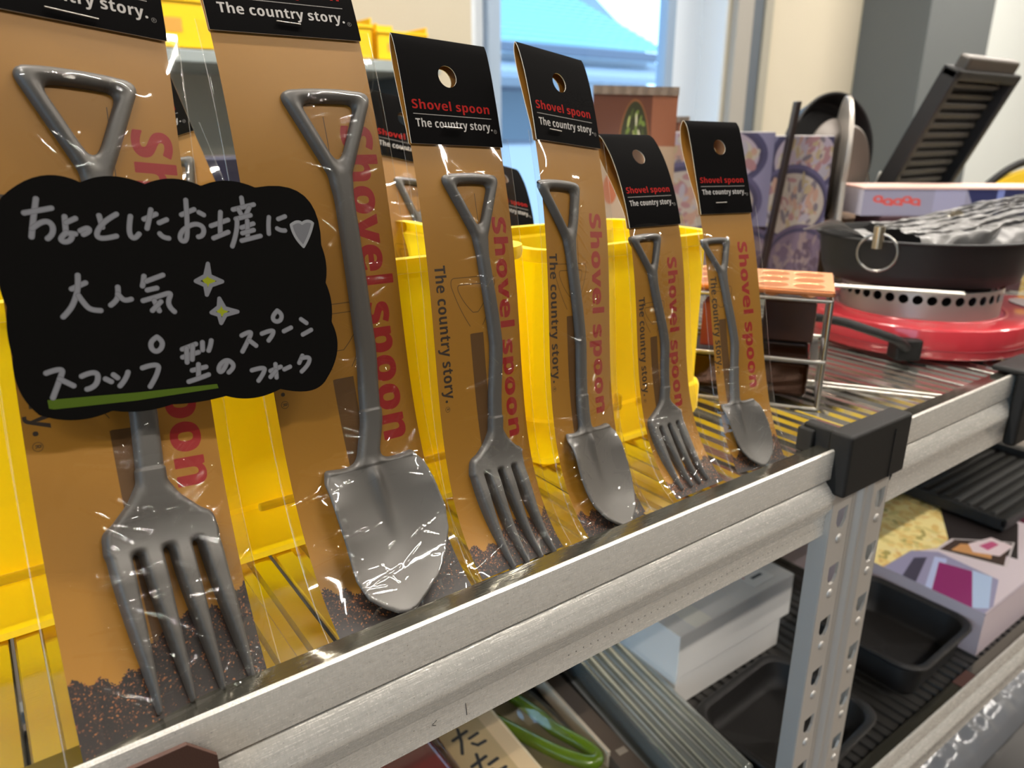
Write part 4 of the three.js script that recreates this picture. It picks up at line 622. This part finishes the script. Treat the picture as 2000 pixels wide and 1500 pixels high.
  const note = single('wall_notice', box(0, 0.22, -0.2, 0.2, 0, 0.002), [0, 1, 2, 3, 4, 5].map((i) => std(new THREE.Color(1, 1, 1), 0.8, 0, i === 4 ? { map: canvasTex(128, 256, (g, w, h) => { g.fillStyle = 'rgb(222,224,220)'; g.fillRect(0, 0, w, h); g.strokeStyle = 'rgb(120,124,132)'; g.lineWidth = 7; for (const y of [40, 100, 165, 215]) { g.strokeRect(16, y - 14, 34, 30); g.beginPath(); g.moveTo(16, y); g.lineTo(50, y); g.moveTo(33, y - 24); g.lineTo(33, y + 20); g.stroke(); } }) } : {})), 'pale wall notice with grey characters at the right edge', 'notice'); note.position.set(4.56, 0.07, -1.498);
}
// ---------- the lower shelf ----------
const LY = -0.314;
{
  const o = thing('white_box', 'white lidded box on the lower shelf left of the slotted post', 'box', [0.421, LY, -0.139]);
  part('carton', box(0.003, 0.152, 0, 0.034, -0.12, -0.003, 0.001), M.white, o); part('lid', box(0, 0.161, 0.034, 0.079, -0.124, 0, 0.001), M.white, o);
  part('barcode_label', box(0.11, 0.142, 0.079, 0.0793, -0.05, -0.008), std(new THREE.Color(1, 1, 1), 0.6, 0, { map: canvasTex(128, 128, (g, w, h) => { g.fillStyle = 'rgb(236,234,230)'; g.fillRect(0, 0, w, h); g.fillStyle = 'rgb(60,60,64)'; for (let x = 40; x < 118;) { const b = rr(2, 6); g.fillRect(x, 18, b, 34); x += b + rr(2, 6); } g.fillRect(30, 66, 70, 8); g.fillRect(40, 90, 60, 10); g.fillStyle = 'rgb(190,70,70)'; g.fillRect(14, 24, 6, 60); }) }), o);
  part('tape', box(0.02, 0.042, 0.0788, 0.0792, -0.12, -0.0005), std(col(238, 234, 222), 0.4), o);
  const q = thing('grey_carton', 'brown grey carton behind the clear packs on the lower shelf', 'box', [0.33, LY, -0.3]); part('carton', rbox(0.15, 0.05, 0.1, 0.001), std(col(92, 82, 78), 0.6), q); part('label', box(0.02, 0.06, 0.01, 0.03, 0.05, 0.0503), M.headerBlack, q);
}
function bakingPan(label, x, z, w, d, h, turn) {
  const o = thing('baking_pan', label, 'pan', [x, LY + 0.001, z], 'black baking pans on the lower shelf'); o.rotation.y = turn;
  const ring = (e, y, r) => { const p = [], a = w / 2 + e, b = d / 2 + e; for (const [cx, cz, a0] of [[a - r, b - r, 0], [-a + r, b - r, 90], [-a + r, -b + r, 180], [a - r, -b + r, 270]]) for (let i = 0; i <= 10; i++) { const t = (a0 + i * 9) * RAD; p.push([cx + r * Math.cos(t), y, cz + r * Math.sin(t)]); } return p; };
  const wall = (list) => { const rs = list.map((q) => ring(...q)), n = rs[0].length; return gridGeo(n, rs.length - 1, (u, v) => rs[Math.round(v * (rs.length - 1))][Math.round(u * n) % n]); };
  const m = std(col(36, 34, 33), 0.36, 0.15, { bumpMap: rep(fleck, 16, 16), bumpScale: 0.0001 });
  part('outer_wall', wall([[-0.014, 0, 0.012], [-0.008, 0.002, 0.015], [-0.0055, h * 0.6, 0.018], [-0.004, h - 0.002, 0.02]]), m, o);
  part('rim', wall([[-0.004, h - 0.003, 0.02], [0.0005, h - 0.002, 0.022], [0.0012, h, 0.022], [0, h + 0.0012, 0.022], [-0.004, h + 0.001, 0.02], [-0.0062, h - 0.001, 0.018]]), m, o);
  part('inner_wall', wall([[-0.006, h - 0.001, 0.018], [-0.0085, h * 0.45, 0.016], [-0.011, 0.0045, 0.014], [-0.016, 0.002, 0.012], [-w * 0.49, 0.0018, 0.0003]].map(([e, y, r]) => [Math.max(e, -Math.min(w, d) / 2 + 0.001), y, r])), m, o);
  part('bottom', box(-w / 2 + 0.014, w / 2 - 0.014, 0.0004, 0.0016, -d / 2 + 0.014, d / 2 - 0.014), m, o);
  return o;
}
bakingPan('square black baking pan nearest the slotted post, bottom of the photo', 0.474, -0.066, 0.126, 0.104, 0.024, 4 * RAD);
bakingPan('square black baking pan right of the slotted post in front of the gratin box', 0.652, -0.077, 0.12, 0.114, 0.034, 2 * RAD);
{
  const o = thing('gratin_box', 'flat box printed with a golden gratin on the lower shelf at right', 'box', [0.7135, LY, -0.018]), W = 0.34, D = 0.26, H = 0.048, k = 2600;
  const top = canvasTex(Math.round(W * k), Math.round(D * k), (g, w, h) => {
    const P = (s, fill) => { g.fillStyle = fill; g.beginPath(); pairs(s).forEach(([x, z], i) => { const X = (x - 708) * 0.001 * k, Y = h + (z + 10) * 0.001 * k; i ? g.lineTo(X, Y) : g.moveTo(X, Y); }); g.closePath(); g.fill(); };
    g.fillStyle = 'rgb(214,200,206)'; g.fillRect(0, 0, w, h);
    P('690 -118 815 -182 926 -272 1050 -272 922 -65 838 -33 824 -94', 'rgb(44,38,38)'); P('922 -155 1050 -170 1050 -70 930 -60', 'rgb(90,34,54)');
    g.save(); g.beginPath(); pairs('690 -118 815 -182 926 -200 912 -152 820 -96 791 -95 766 -106 690 -110').forEach(([x, z], i) => { const X = (x - 708) * 0.001 * k, Y = h + (z + 10) * 0.001 * k; i ? g.lineTo(X, Y) : g.moveTo(X, Y); }); g.clip(); g.fillStyle = 'rgb(246,226,156)'; g.fillRect(0, 0, w, h);
    for (let i = 0; i < 1500; i++) { g.fillStyle = ['rgb(240,216,146)', 'rgb(234,202,124)', 'rgb(222,202,128)', 'rgb(226,184,112)', 'rgb(244,226,166)', 'rgb(238,208,130)', 'rgb(230,194,116)', 'rgb(176,160,92)'][i % 7 === 3 && rnd() < 0.4 ? 7 : i % 7]; g.beginPath(); g.ellipse(rnd() * w, rnd() * h, rr(6, 26), rr(4, 12), rnd() * 3, 0, 7); g.fill(); } g.restore();
    P('690 -110 764 -109 785 -90 780 -28 717 -8 690 -8', 'rgb(150,146,176)'); P('700 -88 752 -100 764 -92 708 -76', 'rgb(70,66,84)'); P('700 -64 772 -88 778 -78 704 -50', 'rgb(180,190,226)'); P('765 -80 777 -44 706 -20 700 -57', 'rgb(140,42,104)'); P('777 -52 780 -34 720 -12 708 -22', 'rgb(176,196,226)');
    P('790 -92 824 -92 866 -52 812 -36', 'rgb(70,54,48)'); P('800 -84 822 -84 846 -60 816 -50', 'rgb(206,150,96)'); P('829 -79 864 -70 864 -47 829 -47 815 -68', 'rgb(226,206,210)'); P('834 -70 856 -66 854 -58 832 -60', 'rgb(196,90,130)'); g.strokeStyle = 'rgb(206,196,196)'; g.lineWidth = 5; g.beginPath(); pairs('790 -94 826 -94 872 -50 812 -34').forEach(([x, z], i) => { const X = (x - 708) * 0.001 * k, Y = h + (z + 10) * 0.001 * k; i ? g.lineTo(X, Y) : g.moveTo(X, Y); }); g.closePath(); g.stroke();
    g.strokeStyle = 'rgb(110,104,104)'; g.lineWidth = 3; g.strokeRect(w * 0.5, h * 0.38, 70, 80); g.strokeRect(w * 0.5 + 26, h * 0.38 + 6, 30, 66);
  });
  part('carton', box(0, W, 0, H, -D, 0), [0, 1, 2, 3, 4, 5].map((i) => (i === 2 ? std(new THREE.Color(1, 1, 1), 0.4, 0, { map: top }) : std(col(206, 190, 196), 0.5))), o); part('top_fold', box(-0.0005, W, H - 0.0018, H + 0.0003, -0.0012, 0.0005), std(col(190, 176, 184), 0.5), o);
  const r = thing('ribbed_griddle', 'black ribbed griddle lying on the gratin box', 'griddle', [0.885, LY + H + 0.004, -0.072]); part('plate', box(0, 0.235, 0, 0.006, -0.235, 0, 0.002), M.panBlack, r); part('rim', merge([box(0, 0.235, 0.004, 0.0145, -0.006, 0, 0.002), box(0, 0.006, 0.004, 0.0145, -0.235, 0, 0.002), box(0.229, 0.235, 0.004, 0.0145, -0.235, 0, 0.002), box(0, 0.235, 0.004, 0.0145, -0.235, -0.229, 0.002)]), M.panBlack, r);
  for (let i = 0; i < 15; i++) part('rib', box(0.02, 0.215, 0.005, 0.0095, -0.0245 - i * 0.0135, -0.0175 - i * 0.0135, 0.002), std(col(50, 50, 50), 0.5, 0.1), r);
  const c = thing('picture_carton', 'small carton printed in orange and white behind the griddle', 'box', [1.098, LY, -0.2]); part('carton', box(0, 0.1, 0, 0.15, -0.1, 0), boxMats(blotchPaint(128, 128, 'rgb(226,212,196)', ['rgb(214,120,70)', 'rgb(190,90,60)', 'rgb(232,220,206)'], 18, 10, 30)), c); part('flap', box(0.001, 0.099, 0.1496, 0.151, -0.099, -0.001), M.white, c); c.rotation.y = 40 * RAD;
}
{ // small goods at the bottom left
  const o = thing('clear_pack', 'long clear ribbed plastic pack on the lower shelf left of the white box', 'pack', [0.393, LY, -0.14]); o.rotation.y = -8 * RAD;
  const f = (u, v) => { const x = (u - 0.5) * 0.058, z = (v - 0.5) * 0.19, e = smooth(0, 0.05, u) * smooth(1, 0.95, u) * smooth(0, 0.03, v) * smooth(1, 0.97, v); return [x, 0.0015 + e * (0.02 + 0.0055 * Math.abs(Math.sin(u * Math.PI * 5)) ** 0.6), z]; };
  part('clear_lid', gridGeo(120, 60, f), phys(col(196, 200, 194), 0.12, { transmission: 0.3, thickness: 0, metalness: 0.75, clearcoat: 1, clearcoatRoughness: 0.05 }), o); part('tray', box(-0.027, 0.027, 0.0004, 0.012, -0.092, 0.092, 0.002), std(col(150, 146, 118), 0.5), o); part('flange', box(-0.031, 0.031, 0.0004, 0.0016, -0.098, 0.098, 0.0005), phys(new THREE.Color(0.85, 0.88, 0.92), 0.15, { transmission: 0.7, thickness: 0 }), o);
  const k = thing('brown_card_pack', 'brown card pack with a pale edge beside the clear ribbed pack', 'pack', [0.3435, LY, -0.15]); k.rotation.y = -5 * RAD; part('card', box(-0.007, 0.012, 0, 0.012, -0.09, 0.075, 0.0008), std(col(92, 78, 66), 0.6), k); part('pale_edge', box(-0.009, -0.006, 0, 0.0165, -0.09, 0.022, 0.0006), std(col(214, 196, 172), 0.6), k); part('print', box(0.0, 0.009, 0.0119, 0.0122, 0.02, 0.026), std(col(160, 146, 130), 0.6), k);
  const t = thing('green_tongs', 'green plastic tongs in a clear pack on the lower shelf', 'tongs', [0.305, LY + 0.0045, -0.165]);
  part('arm', tube([[-0.026, 0.006, -0.062], [-0.016, 0.007, -0.03], [-0.002, 0.007, 0.008], [0.01, 0.006, 0.027], [0.017, 0.006, 0.033], [0.0225, 0.006, 0.029], [0.021, 0.006, 0.014], [0.013, 0.006, -0.012], [0.011, 0.007, -0.03], [0.006, 0.007, -0.062]], 0.0056, 90, false, 12), phys(col(112, 142, 30), 0.25, { transmission: 0.15, thickness: 0, clearcoat: 0.4 }), t);
  part('backing_card', box(-0.032, 0.028, -0.0042, -0.0032, -0.07, 0.042), std(col(150, 138, 104), 0.6), t); part('clear_cover', gridGeo(40, 60, (u, v) => [lerp(-0.033, 0.029, u), -0.003 + 0.0165 * (Math.sin(Math.PI * u) ** 0.35) * (Math.sin(Math.PI * v) ** 0.25) + 0.0006 * perlin.noise(u * 8, v * 8, 3), lerp(-0.071, 0.043, v)]), M.film, t);
  const c = thing('cream_pack', 'cream pack with dark brush lettering on the lower shelf beside the tongs', 'pack', [0.256, LY, -0.175]); c.rotation.y = -3 * RAD;
  const print = canvasTex(256, 512, (g, w, h) => { g.fillStyle = 'rgb(206,176,126)'; g.fillRect(0, 0, w, h); g.fillStyle = 'rgb(236,206,160)'; g.fillRect(w * 0.72, 0, w * 0.28, h); g.strokeStyle = 'rgb(36,32,28)'; g.lineCap = 'round'; g.lineWidth = 13; const L = (s) => { const p = pairs(s); g.beginPath(); p.forEach(([x, y], i) => (i ? g.lineTo(x, y) : g.moveTo(x, y))); g.stroke(); };
    for (const y of [120, 250]) { L(`40 ${y} 110 ${y - 12}`); L(`84 ${y - 36} 66 ${y + 20} 40 ${y + 66}`); L(`100 ${y + 22} 142 ${y + 16}`); L(`98 ${y + 46} 112 ${y + 62} 148 ${y + 60}`); } g.lineWidth = 5; for (let i = 0; i < 5; i++) L(`${60 + i * 18} ${360 + i * 6} ${72 + i * 18} ${372 + i * 6}`); g.fillStyle = 'rgb(84,60,66)'; g.beginPath(); g.ellipse(150, 440, 44, 34, 0, 0, 7); g.fill(); });
  part('pack', box(-0.028, 0.024, 0, 0.02, -0.06, 0.06), [0, 1, 2, 3, 4, 5].map((i) => (i === 2 ? std(new THREE.Color(1, 1, 1), 0.5, 0, { map: print }) : std(col(228, 200, 156), 0.5))), c); part('fold', box(0.0225, 0.0245, 0.0185, 0.0205, -0.06, 0.06, 0.0005), std(col(240, 218, 180), 0.5), c);
  const r = thing('red_pack', 'dark red glossy pack at the bottom edge of the photo', 'pack', [0.199, LY, -0.19]); part('pack', rbox(0.048, 0.026, 0.11, 0.006, 4), phys(col(128, 26, 24), 0.25, { clearcoat: 0.5 }), r); part('clear_edge', box(0.022, 0.0262, 0, 0.0275, -0.055, 0.055, 0.001), M.film, r);
}
{ // bottom shelf with wrapped goods
  const o = thing('bottom_shelf', 'dark bottom shelf under the lower beam', 'shelf', [0.2, -0.66, -0.46]); part('board', box(0, 1.4, 0, 0.012, 0, 0.46, 0.002), std(col(58, 56, 54), 0.5, 0.3), o); part('lip', box(0, 1.4, -0.03, 0.013, 0.46, 0.464, 0.001), M.zinc, o);
  const b = single('wrapped_bundle', gridGeo(90, 60, (u, v) => { const x = u * 0.5, z = v * 0.34, e = Math.sin(Math.PI * u) ** 0.3 * Math.sin(Math.PI * v) ** 0.3; return [x, 0.002 + e * (0.06 + 0.012 * perlin.noise(x * 30, z * 60, 1) + 0.006 * perlin.noise(x * 90, z * 30, 8)), z]; }), phys(col(122, 124, 128), 0.18, { metalness: 0.1 }), 'grey goods in crinkled plastic on the bottom shelf, lower right corner', 'bundle'); b.position.set(0.82, -0.648, -0.4);
}

renderer.render(scene, camera);
